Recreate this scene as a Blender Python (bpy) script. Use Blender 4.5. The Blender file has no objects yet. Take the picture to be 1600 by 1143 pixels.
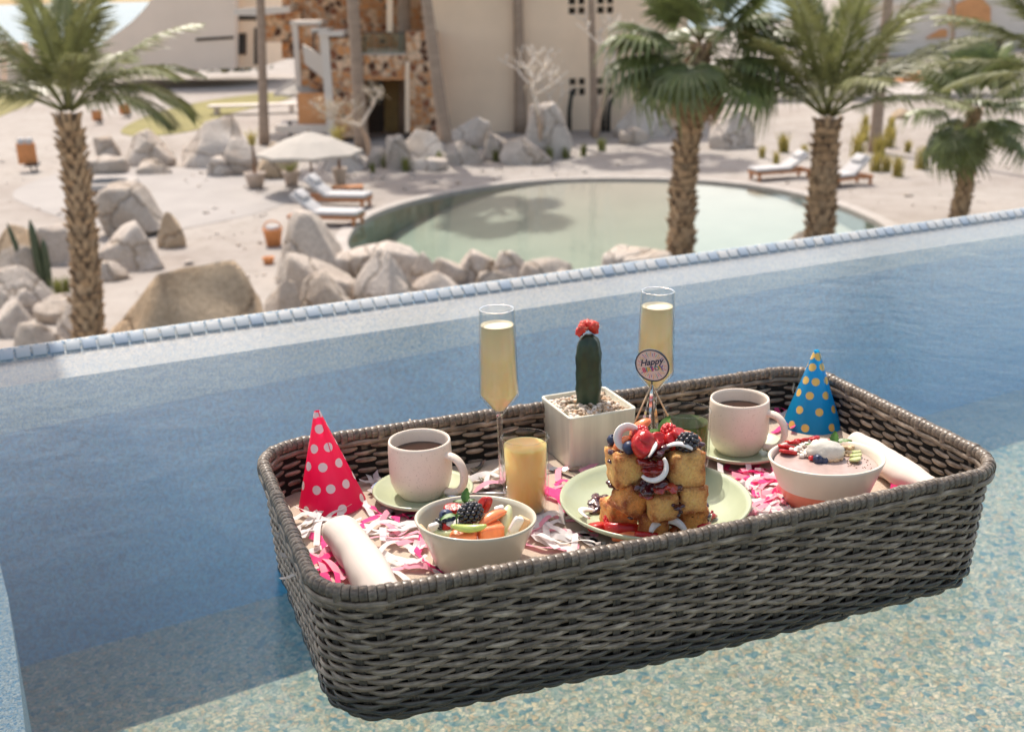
import bpy, math, random
import numpy as np
from mathutils import Vector, Matrix, noise as mnoise

# ------------------------------------------------------------------ camera, sky, sun, exposure
R = math.radians
scene = bpy.context.scene
CAM_Z, F_PX, PITCH, ROLL = 0.725, 1800.0, 0.3135, -0.0243
cam_data = bpy.data.cameras.new("camera")
cam_data.sensor_width = 36.0
cam_data.lens = F_PX / 1600 * 36
cam_data.clip_start = 0.02
cam_data.clip_end = 60000
cam_data.dof.use_dof = True
cam_data.dof.focus_distance = 1.42
cam_data.dof.aperture_fstop = 6.6
cam = bpy.data.objects.new("camera", cam_data)
scene.collection.objects.link(cam)
cam.matrix_world = (Matrix.Translation((0, 0, CAM_Z)) @ Matrix.Rotation(math.pi / 2 - PITCH, 4, 'X')
                    @ Matrix.Rotation(ROLL, 4, 'Z'))
scene.camera = cam

SUN_EL, SUN_AZ = R(60), R(-22)            # azimuth measured from +Y towards +X
world = bpy.data.worlds.new("World")
scene.world = world
world.use_nodes = True
wn = world.node_tree
bg = wn.nodes["Background"]
sky = wn.nodes.new("ShaderNodeTexSky")
sky.sky_type = 'NISHITA'
sky.sun_disc = False
sky.sun_elevation = SUN_EL
sky.sun_rotation = SUN_AZ
sky.air_density = 1.0
sky.dust_density = 2.2
sky.ozone_density = 1.0
warm = wn.nodes.new("ShaderNodeMix")             # the photograph's warm white balance, the same over the whole sky
warm.data_type, warm.blend_type = 'RGBA', 'MULTIPLY'
warm.inputs[0].default_value = 1.0
warm.inputs[7].default_value = (1.14, .98, .80, 1)
wn.links.new(sky.outputs[0], warm.inputs[6])
wn.links.new(warm.outputs[2], bg.inputs[0])
bg.inputs[1].default_value = 0.15
sun_data = bpy.data.lights.new("sun", 'SUN')
sun_data.energy = 2.5
sun_data.angle = R(0.53)
sun_data.color = (1.0, 0.94, 0.86)
sun = bpy.data.objects.new("sun", sun_data)
scene.collection.objects.link(sun)
to_sun = Vector((math.sin(SUN_AZ) * math.cos(SUN_EL), math.cos(SUN_AZ) * math.cos(SUN_EL), math.sin(SUN_EL)))
sun.rotation_euler = (-to_sun).to_track_quat('-Z', 'Y').to_euler()
sun.location = (-10, 20, 30)

scene.view_settings.view_transform = 'Standard'
scene.view_settings.look = 'None'
scene.view_settings.exposure = 0.97
scene.view_settings.gamma = 1.0
scene.view_settings.use_curve_mapping = False
try:
    cy = scene.cycles
    cy.max_bounces = 10
    cy.transparent_max_bounces = 24
    cy.sample_clamp_indirect = 4.0
    cy.caustics_reflective = False
    cy.caustics_refractive = False
    cy.use_denoising = True
except Exception:
    pass

rng = random.Random(7)
nrg = np.random.default_rng(7)
ZG = -5.2                                   # level of the lower garden, below the pool's waterline (z = 0)

# ------------------------------------------------------------------ points of the place read off the photograph
_cp, _sp, _cr, _sr = math.cos(PITCH), math.sin(PITCH), math.cos(ROLL), math.sin(ROLL)


def ray(px, py):
    x, y = px - 800, py - 571.5
    x0, y0 = _cr * x + _sr * y, -_sr * x + _cr * y
    return Vector((x0 / F_PX, _cp - y0 / F_PX * _sp, -_sp - y0 / F_PX * _cp))


def G(px, py, z=ZG):                        # where a photograph point meets a level
    d = ray(px, py)
    return Vector((0, 0, CAM_Z)) + d * ((z - CAM_Z) / d.z)


def A(px, py, Y):                           # where it meets the upright plane y = Y
    d = ray(px, py)
    return Vector((0, 0, CAM_Z)) + d * (Y / d.y)


def pxm(p):                                 # photograph pixels per metre at a point
    return F_PX / (p[1] * _cp - (p[2] - CAM_Z) * _sp)


# ------------------------------------------------------------------ materials
_mats = {}


class NT:
    def __init__(self, m):
        self.m, self.t = m, m.node_tree
        self.out = [n for n in self.t.nodes if n.type == 'OUTPUT_MATERIAL'][0]
        self.bsdf = [n for n in self.t.nodes if n.type == 'BSDF_PRINCIPLED'][0]

    def n(self, typ, **kw):
        nd = self.t.nodes.new(typ)
        for k, v in kw.items():
            setattr(nd, k, v)
        return nd

    def l(self, a, b):
        self.t.links.new(a, b)

    def math(self, op, a, b=None, clamp=False):
        nd = self.n("ShaderNodeMath", operation=op, use_clamp=clamp)
        for i, v in enumerate((a, b)):
            if v is None:
                continue
            if isinstance(v, (int, float)):
                nd.inputs[i].default_value = v
            else:
                self.l(v, nd.inputs[i])
        return nd.outputs[0]

    def ramp(self, fac, stops, interp='LINEAR'):
        nd = self.n("ShaderNodeValToRGB")
        cr = nd.color_ramp
        cr.interpolation = interp
        while len(cr.elements) < len(stops):
            cr.elements.new(0.5)
        for e, (p, c) in zip(cr.elements, stops):
            e.position = p
            e.color = (c[0], c[1], c[2], 1)
        if fac is not None:
            self.l(fac, nd.inputs[0])
        return nd.outputs[0]

    def mix(self, fac, a, b, mode='MIX'):
        nd = self.n("ShaderNodeMix", data_type='RGBA', blend_type=mode)
        for i, v in ((0, fac), (6, a), (7, b)):
            if isinstance(v, (int, float)):
                nd.inputs[i].default_value = v
            elif isinstance(v, (tuple, list)):
                nd.inputs[i].default_value = (v[0], v[1], v[2], 1)
            else:
                self.l(v, nd.inputs[i])
        return nd.outputs[2]

    def coord(self, kind='Object', scale=(1, 1, 1)):
        tc = self.n("ShaderNodeTexCoord")
        mp = self.n("ShaderNodeMapping")
        mp.inputs['Scale'].default_value = scale if not isinstance(scale, (int, float)) else (scale,) * 3
        self.l(tc.outputs[kind], mp.inputs[0])
        return mp.outputs[0]

    def noise(self, vec, scale, detail=4, rough=.55, dist=0):
        nd = self.n("ShaderNodeTexNoise")
        nd.inputs['Scale'].default_value = scale
        nd.inputs['Detail'].default_value = detail
        nd.inputs['Roughness'].default_value = rough
        nd.inputs['Distortion'].default_value = dist
        self.l(vec, nd.inputs['Vector'])
        return nd

    def voro(self, vec, scale, feature='F1'):
        nd = self.n("ShaderNodeTexVoronoi", feature=feature)
        nd.inputs['Scale'].default_value = scale
        self.l(vec, nd.inputs['Vector'])
        return nd

    def bump(self, h, strength=.3, dist=.01):
        nd = self.n("ShaderNodeBump")
        nd.inputs['Strength'].default_value = strength
        nd.inputs['Distance'].default_value = dist
        self.l(h, nd.inputs['Height'])
        self.l(nd.outputs[0], self.bsdf.inputs['Normal'])


def new_mat(name):
    m = bpy.data.materials.new(name)
    m.use_nodes = True
    return NT(m)


def pm(name, col, rough=.5, var=.18, scale=8.0, bump=0.0, bscale=None, bdist=.004, sheen=0, spec=.5, sss=0, sssr=.01,
       trans=0, coat=0, kind='Object', stretch=(1, 1, 1), metal=0, speck=None, obvar=0):
    """A procedural material: base colour broken up by noise, optional specks, bump, translucency."""
    if name in _mats:
        return _mats[name]
    t = new_mat(name)
    b = t.bsdf
    v = t.coord(kind, stretch)
    nz = t.noise(v, scale)
    lo = tuple(max(0, c * (1 - var)) for c in col)
    hi = tuple(min(1, c * (1 + var)) for c in col)
    c = t.ramp(nz.outputs[0], [(.3, lo), (.7, hi)])
    if speck:
        sn = t.noise(v, speck[1], 2)
        c = t.mix(t.math('GREATER_THAN', sn.outputs[0], speck[2]), c, speck[0])
    if obvar:
        oi = t.n("ShaderNodeObjectInfo")
        k = t.math('ADD', t.math('MULTIPLY', oi.outputs['Random'], 2 * obvar), 1 - obvar)
        c = t.mix(1.0, c, k, 'MULTIPLY')
    t.l(c, b.inputs['Base Color'])
    b.inputs['Roughness'].default_value = rough
    b.inputs['Specular IOR Level'].default_value = spec
    b.inputs['Metallic'].default_value = metal
    if coat:
        b.inputs['Coat Weight'].default_value = coat
        b.inputs['Coat Roughness'].default_value = .06
    if sss:
        b.inputs['Subsurface Weight'].default_value = sss
        b.inputs['Subsurface Radius'].default_value = (1, .6, .4)
        b.inputs['Subsurface Scale'].default_value = sssr
    if bump:
        nb = t.noise(v, bscale or scale * 5, 5)
        t.bump(nb.outputs[0], bump, bdist)
    if trans:
        tr = t.n("ShaderNodeBsdfTranslucent")
        t.l(c, tr.inputs[0])
        mx = t.n("ShaderNodeMixShader")
        mx.inputs[0].default_value = trans
        t.l(b.outputs[0], mx.inputs[1])
        t.l(tr.outputs[0], mx.inputs[2])
        t.l(mx.outputs[0], t.out.inputs[0])
    _mats[name] = t.m
    return t.m


def schlick(t, f0, normal=None):
    # reflectance of a clear surface, the same from either side
    lw_ = t.n("ShaderNodeLayerWeight")
    if normal is not None:
        t.l(normal, lw_.inputs['Normal'])
    p5 = t.math('POWER', lw_.outputs['Facing'], 5.0)
    lw_.inputs['Blend'].default_value = .5
    return t.math('ADD', t.math('MULTIPLY', p5, 1 - f0), f0, clamp=True)


def thin_glass(name, tint=(1, 1, 1), rough=.01, boost=1.0):
    if name in _mats:
        return _mats[name]
    t = new_mat(name)
    f = schlick(t, .04 * boost)
    tr = t.n("ShaderNodeBsdfTransparent")
    tr.inputs[0].default_value = (*tint, 1)
    gl = t.n("ShaderNodeBsdfGlossy")
    gl.inputs['Roughness'].default_value = rough
    mx = t.n("ShaderNodeMixShader")
    t.l(f, mx.inputs[0])
    t.l(tr.outputs[0], mx.inputs[1])
    t.l(gl.outputs[0], mx.inputs[2])
    t.l(mx.outputs[0], t.out.inputs[0])
    _mats[name] = t.m
    return t.m


# ------------------------------------------------------------------ geometry: every builder returns (vertices, faces)
def join(parts):
    V, F, o = [], [], 0
    for v, f in parts:
        v = np.asarray(v, float)
        V.append(v)
        F += [tuple(i + o for i in q) for q in f]
        o += len(v)
    return np.concatenate(V) if V else np.zeros((0, 3)), F


def xf(geo, M):
    v = np.asarray(geo[0], float)
    m = np.array(M)
    return v @ m[:3, :3].T + m[:3, 3], geo[1]


def T(x=0, y=0, z=0):
    return Matrix.Translation((x, y, z))


def RX(a):
    return Matrix.Rotation(a, 4, 'X')


def RY(a):
    return Matrix.Rotation(a, 4, 'Y')


def RZ(a):
    return Matrix.Rotation(a, 4, 'Z')


def SC(x, y, z):
    return Matrix.Diagonal((x, y, z, 1))


def box(x0, y0, z0, x1, y1, z1):
    v = [(x0, y0, z0), (x1, y0, z0), (x1, y1, z0), (x0, y1, z0), (x0, y0, z1), (x1, y0, z1), (x1, y1, z1), (x0, y1, z1)]
    return np.array(v, float), [(3, 2, 1, 0), (4, 5, 6, 7), (0, 1, 5, 4), (1, 2, 6, 5), (2, 3, 7, 6), (3, 0, 4, 7)]


def cuboid(sx, sy, sz, sub=4, p=7.0):
    # a block with worn edges and a fine skin of faces
    v, f = ico(sub)
    k = (np.abs(v) ** p).sum(1) ** (1 / p)
    return v / k[:, None] * np.array([sx, sy, sz]) / 2, f


def rbox(sx, sy, sz, r, n=3):
    """Box with rounded edges, centred."""
    k = 2 * n + 2
    ax = []
    for s in (sx, sy, sz):
        h = s / 2
        a = [-h + r * (1 - math.cos(math.pi / 2 * i / n)) for i in range(n + 1)]
        ax.append(a + [-q for q in a[::-1]])
    V, F, idx = [], [], {}

    def vid(i, j, l):
        if (i, j, l) not in idx:
            p = np.array([ax[0][i], ax[1][j], ax[2][l]])
            c = np.array([min(max(p[q], -(s / 2 - r)), s / 2 - r) for q, s in enumerate((sx, sy, sz))])
            # map the cube shell on the rounded shell
            d = p - c
            t = np.array([ax[0][i] / (sx / 2), ax[1][j] / (sy / 2), ax[2][l] / (sz / 2)])
            nd = np.linalg.norm(d)
            if nd > 1e-9:
                p = c + d / nd * r
            idx[(i, j, l)] = len(V)
            V.append(p)
        return idx[(i, j, l)]

    for a in range(k - 1):
        for b in range(k - 1):
            F.append((vid(a, b, 0), vid(a, b + 1, 0), vid(a + 1, b + 1, 0), vid(a + 1, b, 0)))
            F.append((vid(a, b, k - 1), vid(a + 1, b, k - 1), vid(a + 1, b + 1, k - 1), vid(a, b + 1, k - 1)))
            F.append((vid(a, 0, b), vid(a + 1, 0, b), vid(a + 1, 0, b + 1), vid(a, 0, b + 1)))
            F.append((vid(a, k - 1, b), vid(a, k - 1, b + 1), vid(a + 1, k - 1, b + 1), vid(a + 1, k - 1, b)))
            F.append((vid(0, a, b), vid(0, a, b + 1), vid(0, a + 1, b + 1), vid(0, a + 1, b)))
            F.append((vid(k - 1, a, b), vid(k - 1, a + 1, b), vid(k - 1, a + 1, b + 1), vid(k - 1, a, b + 1)))
    return np.array(V), F


def prism(poly, axis_vec):
    """Closed polygon (3-D points) swept along a vector."""
    p = np.array([tuple(q) for q in poly], float)
    n = len(p)
    v = np.concatenate([p, p + np.array(tuple(axis_vec), float)])
    nw = np.sum(np.cross(p, np.roll(p, -1, 0)), 0)
    f = [tuple(range(n)), tuple(range(2 * n - 1, n - 1, -1))]
    f += [(i, i + n, (i + 1) % n + n, (i + 1) % n) for i in range(n)]
    if nw @ np.array(tuple(axis_vec), float) > 0:
        f = [q[::-1] for q in f]
    return v, f


def lathe(prof, n=40, cap0=False, cap1=False, wob=None):
    V, F = [], []
    for i, (r, z) in enumerate(prof):
        for k in range(n):
            a = 2 * math.pi * k / n
            rr = r * (1 + (wob(a, z) if wob else 0))
            V.append((rr * math.cos(a), rr * math.sin(a), z))
    m = len(prof)
    for i in range(m - 1):
        for k in range(n):
            k2 = (k + 1) % n
            F.append((i * n + k, i * n + k2, (i + 1) * n + k2, (i + 1) * n + k))
    if cap0:
        F.append(tuple(range(n))[::-1])
    if cap1:
        F.append(tuple((m - 1) * n + k for k in range(n)))
    return np.array(V, float), F


def frames(P, closed=False):
    P = np.asarray(P, float)
    if closed:
        tg = np.roll(P, -1, 0) - np.roll(P, 1, 0)
    else:
        tg = np.gradient(P, axis=0)
    tg /= np.linalg.norm(tg, axis=1)[:, None] + 1e-12
    up = np.array([0, 0, 1.0])
    if abs(tg[0] @ up) > .95:
        up = np.array([1.0, 0, 0])
    N = np.zeros_like(P)
    prev = up - tg[0] * (up @ tg[0])
    prev /= np.linalg.norm(prev)
    for i in range(len(P)):
        prev = prev - tg[i] * (prev @ tg[i])
        prev /= np.linalg.norm(prev) + 1e-12
        N[i] = prev
    return tg, N, np.cross(tg, N)


def tube(P, rad, n=8, cap=True, flat=1.0):
    """Tube along points; flat squeezes it along its first normal."""
    P = np.asarray([tuple(p) for p in P], float)
    rad = np.broadcast_to(np.asarray(rad, float), (len(P),))
    tg, N, B = frames(P)
    a = np.linspace(0, 2 * np.pi, n, endpoint=False)
    V = (P[:, None] + rad[:, None, None] * (np.cos(a)[None, :, None] * N[:, None] * flat + np.sin(a)[None, :, None] * B[:, None])).reshape(-1, 3)
    F = []
    for i in range(len(P) - 1):
        for k in range(n):
            k2 = (k + 1) % n
            F.append((i * n + k, i * n + k2, (i + 1) * n + k2, (i + 1) * n + k))
    if cap:
        F.append(tuple(range(n))[::-1])
        F.append(tuple((len(P) - 1) * n + k for k in range(n)))
    return V, F


_ico = {}


def ico(sub):
    if sub not in _ico:
        import bmesh
        bm = bmesh.new()
        bmesh.ops.create_icosphere(bm, subdivisions=sub, radius=1)
        bm.verts.ensure_lookup_table()
        _ico[sub] = (np.array([v.co[:] for v in bm.verts]), [tuple(v.index for v in f.verts) for f in bm.faces])
        bm.free()
    return _ico[sub][0].copy(), list(_ico[sub][1])


def blob(sx, sy, sz, sub=2, amp=.12, freq=1.6, seed=0):
    v, f = ico(sub)
    off = Vector((seed * 3.7, seed * 1.3, seed * 7.1))
    k = np.array([1 + amp * mnoise.noise(Vector(p) * freq + off) * 2 for p in v])
    return v * k[:, None] * np.array([sx, sy, sz]), f


def rock_geo(seed, sub=4, cuts=12):
    """A boulder: a noisy ball split along random planes, fitted to a unit box standing on z = 0."""
    r = np.random.default_rng(seed)
    v, f = ico(sub)
    off = Vector((seed * 5.1, seed * 2.3, seed))
    for _ in range(cuts):
        n = r.normal(size=3)
        n /= np.linalg.norm(n)
        n[2] = abs(n[2]) if n[2] < -.15 else n[2]
        d = r.uniform(.46, .84)
        s = v @ n - d
        v = v - np.clip(s, 0, None)[:, None] * n * .93
    k = np.array([1 + .10 * mnoise.noise(Vector(p) * 1.3 + off) + .05 * mnoise.noise(Vector(p) * 3.1 + off) + .022 * mnoise.noise(Vector(p) * 9 + off) for p in v])
    v = v * k[:, None]
    v[:, 2] = np.where(v[:, 2] < -.42, -.42 + (v[:, 2] + .42) * .12, v[:, 2])
    lo, hi = v.min(0), v.max(0)
    v = (v - (lo + hi) / 2) / (hi - lo)
    v[:, 2] += .5
    return v, f


# ------------------------------------------------------------------ objects
COL = scene.collection


def mesh_of(name, geo, mat, smooth=True, uv=None):
    v, f = geo
    me = bpy.data.meshes.new(name)
    me.from_pydata(np.asarray(v, float).tolist(), [], f)
    if mat:
        me.materials.append(mat)
    if smooth:
        me.polygons.foreach_set("use_smooth", [True] * len(me.polygons))
    if uv is not None:
        lay = me.uv_layers.new(name="UVMap")
        li = np.zeros(len(me.loops), int)
        me.loops.foreach_get("vertex_index", li)
        lay.data.foreach_set("uv", np.asarray(uv, float)[li].ravel())
    me.update()
    return me


def obj(name, geo, mat, parent=None, M=None, smooth=True, uv=None, label=None, cat=None, group=None, kind=None):
    me = geo if isinstance(geo, bpy.types.Mesh) else mesh_of(name, geo, mat, smooth, uv)
    o = bpy.data.objects.new(name, me)
    COL.objects.link(o)
    if parent:
        o.parent = parent
    if M is not None:
        o.matrix_local = M
    return tag(o, label, cat, group, kind)


def tag(o, label=None, cat=None, group=None, kind=None):
    if label:
        o['label'] = label
    if cat:
        o['category'] = cat
    if group:
        o['group'] = group
    if kind:
        o['kind'] = kind
    return o


def thing(name, label, cat, loc=(0, 0, 0), rz=0.0, group=None, M=None):
    o = bpy.data.objects.new(name, None)
    o.empty_display_size = .05
    COL.objects.link(o)
    o.matrix_world = M if M is not None else (Matrix.Translation(tuple(loc)) @ RZ(rz))
    return tag(o, label, cat, group)


def copy_thing(o, M, label=None):
    c = o.copy()
    COL.objects.link(c)
    c.matrix_world = M
    if label:
        c['label'] = label
    for ch in o.children:
        d = ch.copy()
        COL.objects.link(d)
        d.parent = c
        for g in ch.children:
            e = g.copy()
            COL.objects.link(e)
            e.parent = d
    return c
# ------------------------------------------------------------------ the setting: terrain, sea, upper pool
def sand_mat():
    t = new_mat("pale_sand")
    v = t.coord('Object')
    a = t.noise(v, .16, 5)
    b = t.noise(v, 1.6, 8, .72)
    c = t.ramp(a.outputs[0], [(.3, (.295, .260, .234)), (.5, (.338, .305, .276)), (.72, (.364, .334, .306))])
    d = t.ramp(b.outputs[0], [(.3, (.78, .76, .73)), (.5, (1.0, 1.0, 1.0)), (.7, (1.1, 1.1, 1.1))])
    t.l(t.mix(1.0, c, d, 'MULTIPLY'), t.bsdf.inputs['Base Color'])
    t.bsdf.inputs['Roughness'].default_value = .95
    t.bsdf.inputs['Specular IOR Level'].default_value = .1
    t.bump(t.noise(v, 3.2, 6, .65).outputs[0], .30, .08)
    return t.m


SAND = sand_mat()
# garden floor: a sheet that rises and falls a little away from the pool, ending at a bluff above the sea
xs = np.concatenate([np.linspace(-150, -40, 23), np.linspace(-38, 40, 60), np.linspace(42, 150, 23)])
ys = np.concatenate([np.linspace(-12, 70, 62), np.linspace(74, 150, 24)])


def rise(x, y):
    k = min(1, max(0, (y - 62) / 60))
    return ZG + k * (.5 * math.sin(x * .08) + .35 * math.sin(y * .11 + x * .05)) + max(0, min(1, (x - 16) / 40)) * max(0, (y - 44)) * .035


PX, PY = np.meshgrid(xs, ys)
# the lower pool's outline, walked round clockwise from its left tip
POOL_PX = [(536, 388), (545, 362), (570, 340), (620, 320), (700, 301), (780, 288), (860, 281), (950, 279), (1050, 280), (1150, 286),
           (1230, 298), (1300, 316), (1350, 335), (1392, 356), (1400, 380), (1330, 404), (1200, 420), (1050, 428), (900, 431), (760, 428), (640, 420), (570, 408)]
pool_c = np.array([G(*p)[:2] for p in POOL_PX])


def smooth_loop(P, n):
    P = np.asarray(P, float)
    for _ in range(3):
        Q = np.roll(P, -1, 0)
        P = np.stack([.75 * P + .25 * Q, .25 * P + .75 * Q], 1).reshape(-1, P.shape[1])
    d = np.linalg.norm(np.roll(P, -1, 0) - P, axis=1)
    s = np.concatenate([[0], np.cumsum(d)])
    Pc = np.vstack([P, P[:1]])
    u = np.linspace(0, s[-1], n, endpoint=False)
    return np.stack([np.interp(u, s, Pc[:, k]) for k in range(P.shape[1])], 1)


NL = 120
loop = smooth_loop(pool_c, NL)


def offset_loop(L, d):
    t = np.roll(L, -1, 0) - np.roll(L, 1, 0)
    t /= np.linalg.norm(t, axis=1)[:, None]
    n = np.stack([-t[:, 1], t[:, 0]], 1)     # clockwise walk: left normal points outwards
    return L + n * d


area = .5 * np.sum(loop[:, 0] * np.roll(loop[:, 1], -1) - loop[:, 1] * np.roll(loop[:, 0], -1))
if area > 0:
    loop = loop[::-1].copy()


def inside(pt, L):
    x, y = pt
    a, b = L, np.roll(L, -1, 0)
    c = (a[:, 1] > y) != (b[:, 1] > y)
    xi = (b[:, 0] - a[:, 0]) * (y - a[:, 1]) / (b[:, 1] - a[:, 1] + 1e-12) + a[:, 0]
    return int(np.sum(c & (x < xi))) % 2 == 1


def sheet_with_hole():
    """Garden floor with the pool cut out of it, triangulated by Blender's own fill."""
    import bmesh
    bm = bmesh.new()
    hole = offset_loop(loop, .28)
    rect = [(-60, -12), (60, -12), (60, 72), (-60, 72)]
    rv = []
    for i in range(4):
        a, b = np.array(rect[i]), np.array(rect[(i + 1) % 4])
        n = 24
        rv += [bm.verts.new((*(a + (b - a) * k / n), ZG)) for k in range(n)]
    hv = [bm.verts.new((p[0], p[1], ZG)) for p in hole]
    ed = [bm.edges.new((rv[i], rv[(i + 1) % len(rv)])) for i in range(len(rv))]
    ed += [bm.edges.new((hv[i], hv[(i + 1) % len(hv)])) for i in range(len(hv))]
    bmesh.ops.triangle_fill(bm, use_beauty=True, use_dissolve=False, edges=ed)
    for f in bm.faces:
        f.normal_update()
        if f.normal.z < 0:
            f.normal_flip()
    bm.verts.ensure_lookup_table()
    bm.verts.index_update()
    g = np.array([v.co[:] for v in bm.verts]), [tuple(v.index for v in f.verts) for f in bm.faces]
    bm.free()
    return g


def grid(xa, ya, zf, keep=lambda x, y: True):
    V = [(x, y, zf(x, y)) for y in ya for x in xa]
    n = len(xa)
    F = []
    for j in range(len(ya) - 1):
        for i in range(n - 1):
            if keep((xa[i] + xa[i + 1]) / 2, (ya[j] + ya[j + 1]) / 2):
                F.append((j * n + i, j * n + i + 1, (j + 1) * n + i + 1, (j + 1) * n + i))
    return np.array(V), F


far = grid(np.linspace(-200, 200, 81), np.linspace(72, 152, 28), lambda x, y: ZG if y < 72.1 else rise(x, y))
sideL = box(-200, -12, ZG - 4, -60, 72, ZG)
sideR = box(60, -12, ZG - 4, 200, 72, ZG)
bluff = prism([(-200, 152, -30), (-200, 152, ZG), (200, 152, ZG), (200, 152, -30)], (0, 10, 0))
obj("ground", join([sheet_with_hole(), far, sideL, sideR, bluff]), SAND, kind='structure', label='pale sand garden floor', smooth=False)

ts = new_mat("sea_water")
ts.bsdf.inputs['Base Color'].default_value = (.05, .13, .20, 1)
ts.bsdf.inputs['Roughness'].default_value = .25
sv = ts.coord('Object', (.02, .06, .02))
ts.bump(ts.noise(sv, 4, 5).outputs[0], .6, 2.0)
obj("sea", grid([-30000, -3000, 0, 3000, 30000], [160, 800, 3000, 12000, 40000], lambda x, y: -24), ts.m, kind='structure')


def pebble_mat(name, palette, scale, grout, tint=(1, 1, 1), bump=.5, distort=1.0):
    t = new_mat(name)
    v = t.coord('Object')
    dn = t.noise(v, scale * .55, 2)
    vd = t.n("ShaderNodeMixRGB", blend_type='LINEAR_LIGHT')
    vd.inputs[0].default_value = distort / scale
    t.l(v, vd.inputs[1])
    t.l(dn.outputs[1], vd.inputs[2])
    vo = t.voro(vd.outputs[0], scale)
    ed = t.voro(vd.outputs[0], scale, 'DISTANCE_TO_EDGE')
    sep = t.n("ShaderNodeSeparateColor")
    t.l(vo.outputs['Color'], sep.inputs[0])
    st = [(i / len(palette), tuple(c * k for c, k in zip(p, tint))) for i, p in enumerate(palette)]
    c = t.ramp(sep.outputs[0], st, 'CONSTANT')
    g = t.math('LESS_THAN', ed.outputs['Distance'], .07)
    c = t.mix(t.math('MULTIPLY', g, .55), c, grout)
    c2 = t.noise(vd.outputs[0], scale * 1.7, 2)
    c = t.mix(1.0, c, t.ramp(c2.outputs[0], [(.34, (.48, .54, .58)), (.52, (1.05, 1.04, 1.03)), (.70, (1.5, 1.42, 1.30))]), 'MULTIPLY')
    big = t.noise(v, 2.5, 4)
    c = t.mix(1.0, c, t.ramp(big.outputs[0], [(.3, (.84, .86, .88)), (.7, (1.08, 1.06, 1.04))]), 'MULTIPLY')
    t.l(c, t.bsdf.inputs['Base Color'])
    t.bsdf.inputs['Roughness'].default_value = .6
    t.bump(ed.outputs['Distance'], bump, .004)
    return t.m


PALE = [(.80, .76, .62), (.52, .60, .60), (.86, .82, .72), (.66, .56, .38), (.74, .78, .72), (.22, .36, .48), (.84, .78, .64),
        (.58, .60, .48), (.90, .88, .82), (.70, .66, .66), (.42, .50, .46), (.78, .62, .42), (.68, .76, .80), (.86, .84, .76)]
PEB_PALE = pebble_mat("pale_pebble_finish", PALE, 78, (.15, .165, .13), (.82, .455, .32))
LIPP = [(.33, .31, .285), (.15, .20, .26), (.36, .335, .305), (.28, .28, .275), (.19, .23, .28), (.37, .345, .315), (.25, .27, .28)]
BLUE = [(.06, .275, .46), (.05, .26, .45), (.075, .295, .48), (.06, .27, .46), (.045, .245, .44), (.07, .295, .48), (.09, .305, .455)]
PEB_BLUE = pebble_mat("blue_pebble_finish", BLUE, 70, (.15, .25, .34), bump=.3)
WALLP = [(.56, .56, .53), (.16, .31, .45), (.62, .61, .57), (.44, .50, .53), (.22, .37, .50), (.64, .62, .58), (.35, .45, .53)]
PEB_WALL = pebble_mat("speckled_weir_plaster", WALLP, 230, (.40, .43, .46), bump=.3, distort=.5)

# upper pool frame: u runs along the infinity edge, v points out over the garden
P0 = G(0, 545, .022)
P1 = G(1600, 325, .022)
u2 = (P1 - P0).xy.normalized()
O2 = (P0.xy + P1.xy) / 2 + Vector((-u2.y, u2.x)) * .008
v2 = Vector((-u2.y, u2.x))


def E(s, t, z):
    q = O2 + u2 * s + v2 * t
    return (q.x, q.y, z)


def zb(s):                                    # foot of the infinity wall
    return -.092 + .028 * s if s < 0 else -.092 + .012 * s


SL, SR = -7.0, 7.0
ss = np.linspace(SL, SR, 29)


def strip(fa, fb):
    V, F = [], []
    for s in ss:
        V += [fa(s), fb(s)]
    for i in range(len(ss) - 1):
        F.append((2 * i, 2 * i + 2, 2 * i + 3, 2 * i + 1))
    return np.array(V), F


# infinity wall: sunlit lip under the tiles, upright band below it, 45 degree crest for the tiles, outer batter down to the garden
sec = [(-.106, None), (-.102, -.036), (-.027, -.004), (-.002, .019), (.006, .019), (.16, -.32), (.22, ZG - .5)]
V, F = [], []
for s in ss:
    V.append(E(s, sec[0][0], zb(s)))
    for t_, z_ in sec[1:]:
        V.append(E(s, t_, z_))
m_ = len(sec)
for i in range(len(ss) - 1):
    for k in range(m_ - 1):
        F.append((i * m_ + k, (i + 1) * m_ + k, (i + 1) * m_ + k + 1, i * m_ + k + 1))
po = obj("pool_wall", (np.array(V), F), PEB_WALL, kind='structure', label='speckled inner wall of the infinity edge', smooth=False)
po.data.materials.append(pebble_mat("pale_lip_mosaic", LIPP, 260, (.27, .27, .265), bump=.3, distort=.5))
po.data.polygons.foreach_set("material_index", [1 if k % (m_ - 1) == 1 else 0 for k in range(len(po.data.polygons))])
ZFL = -.62
g_, f_ = strip(lambda s: E(s, -.108, zb(s)), lambda s: E(s, -.112, ZFL - .2))
g2, f2 = strip(lambda s: E(s, -.1055, zb(s) - .0005), lambda s: E(s, -.108, zb(s)))
obj("lower_wall", join([(g_, f_), (g2, f2)]), PEB_BLUE, kind='structure', label='blue grey lower wall of the upper pool', smooth=False)

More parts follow.
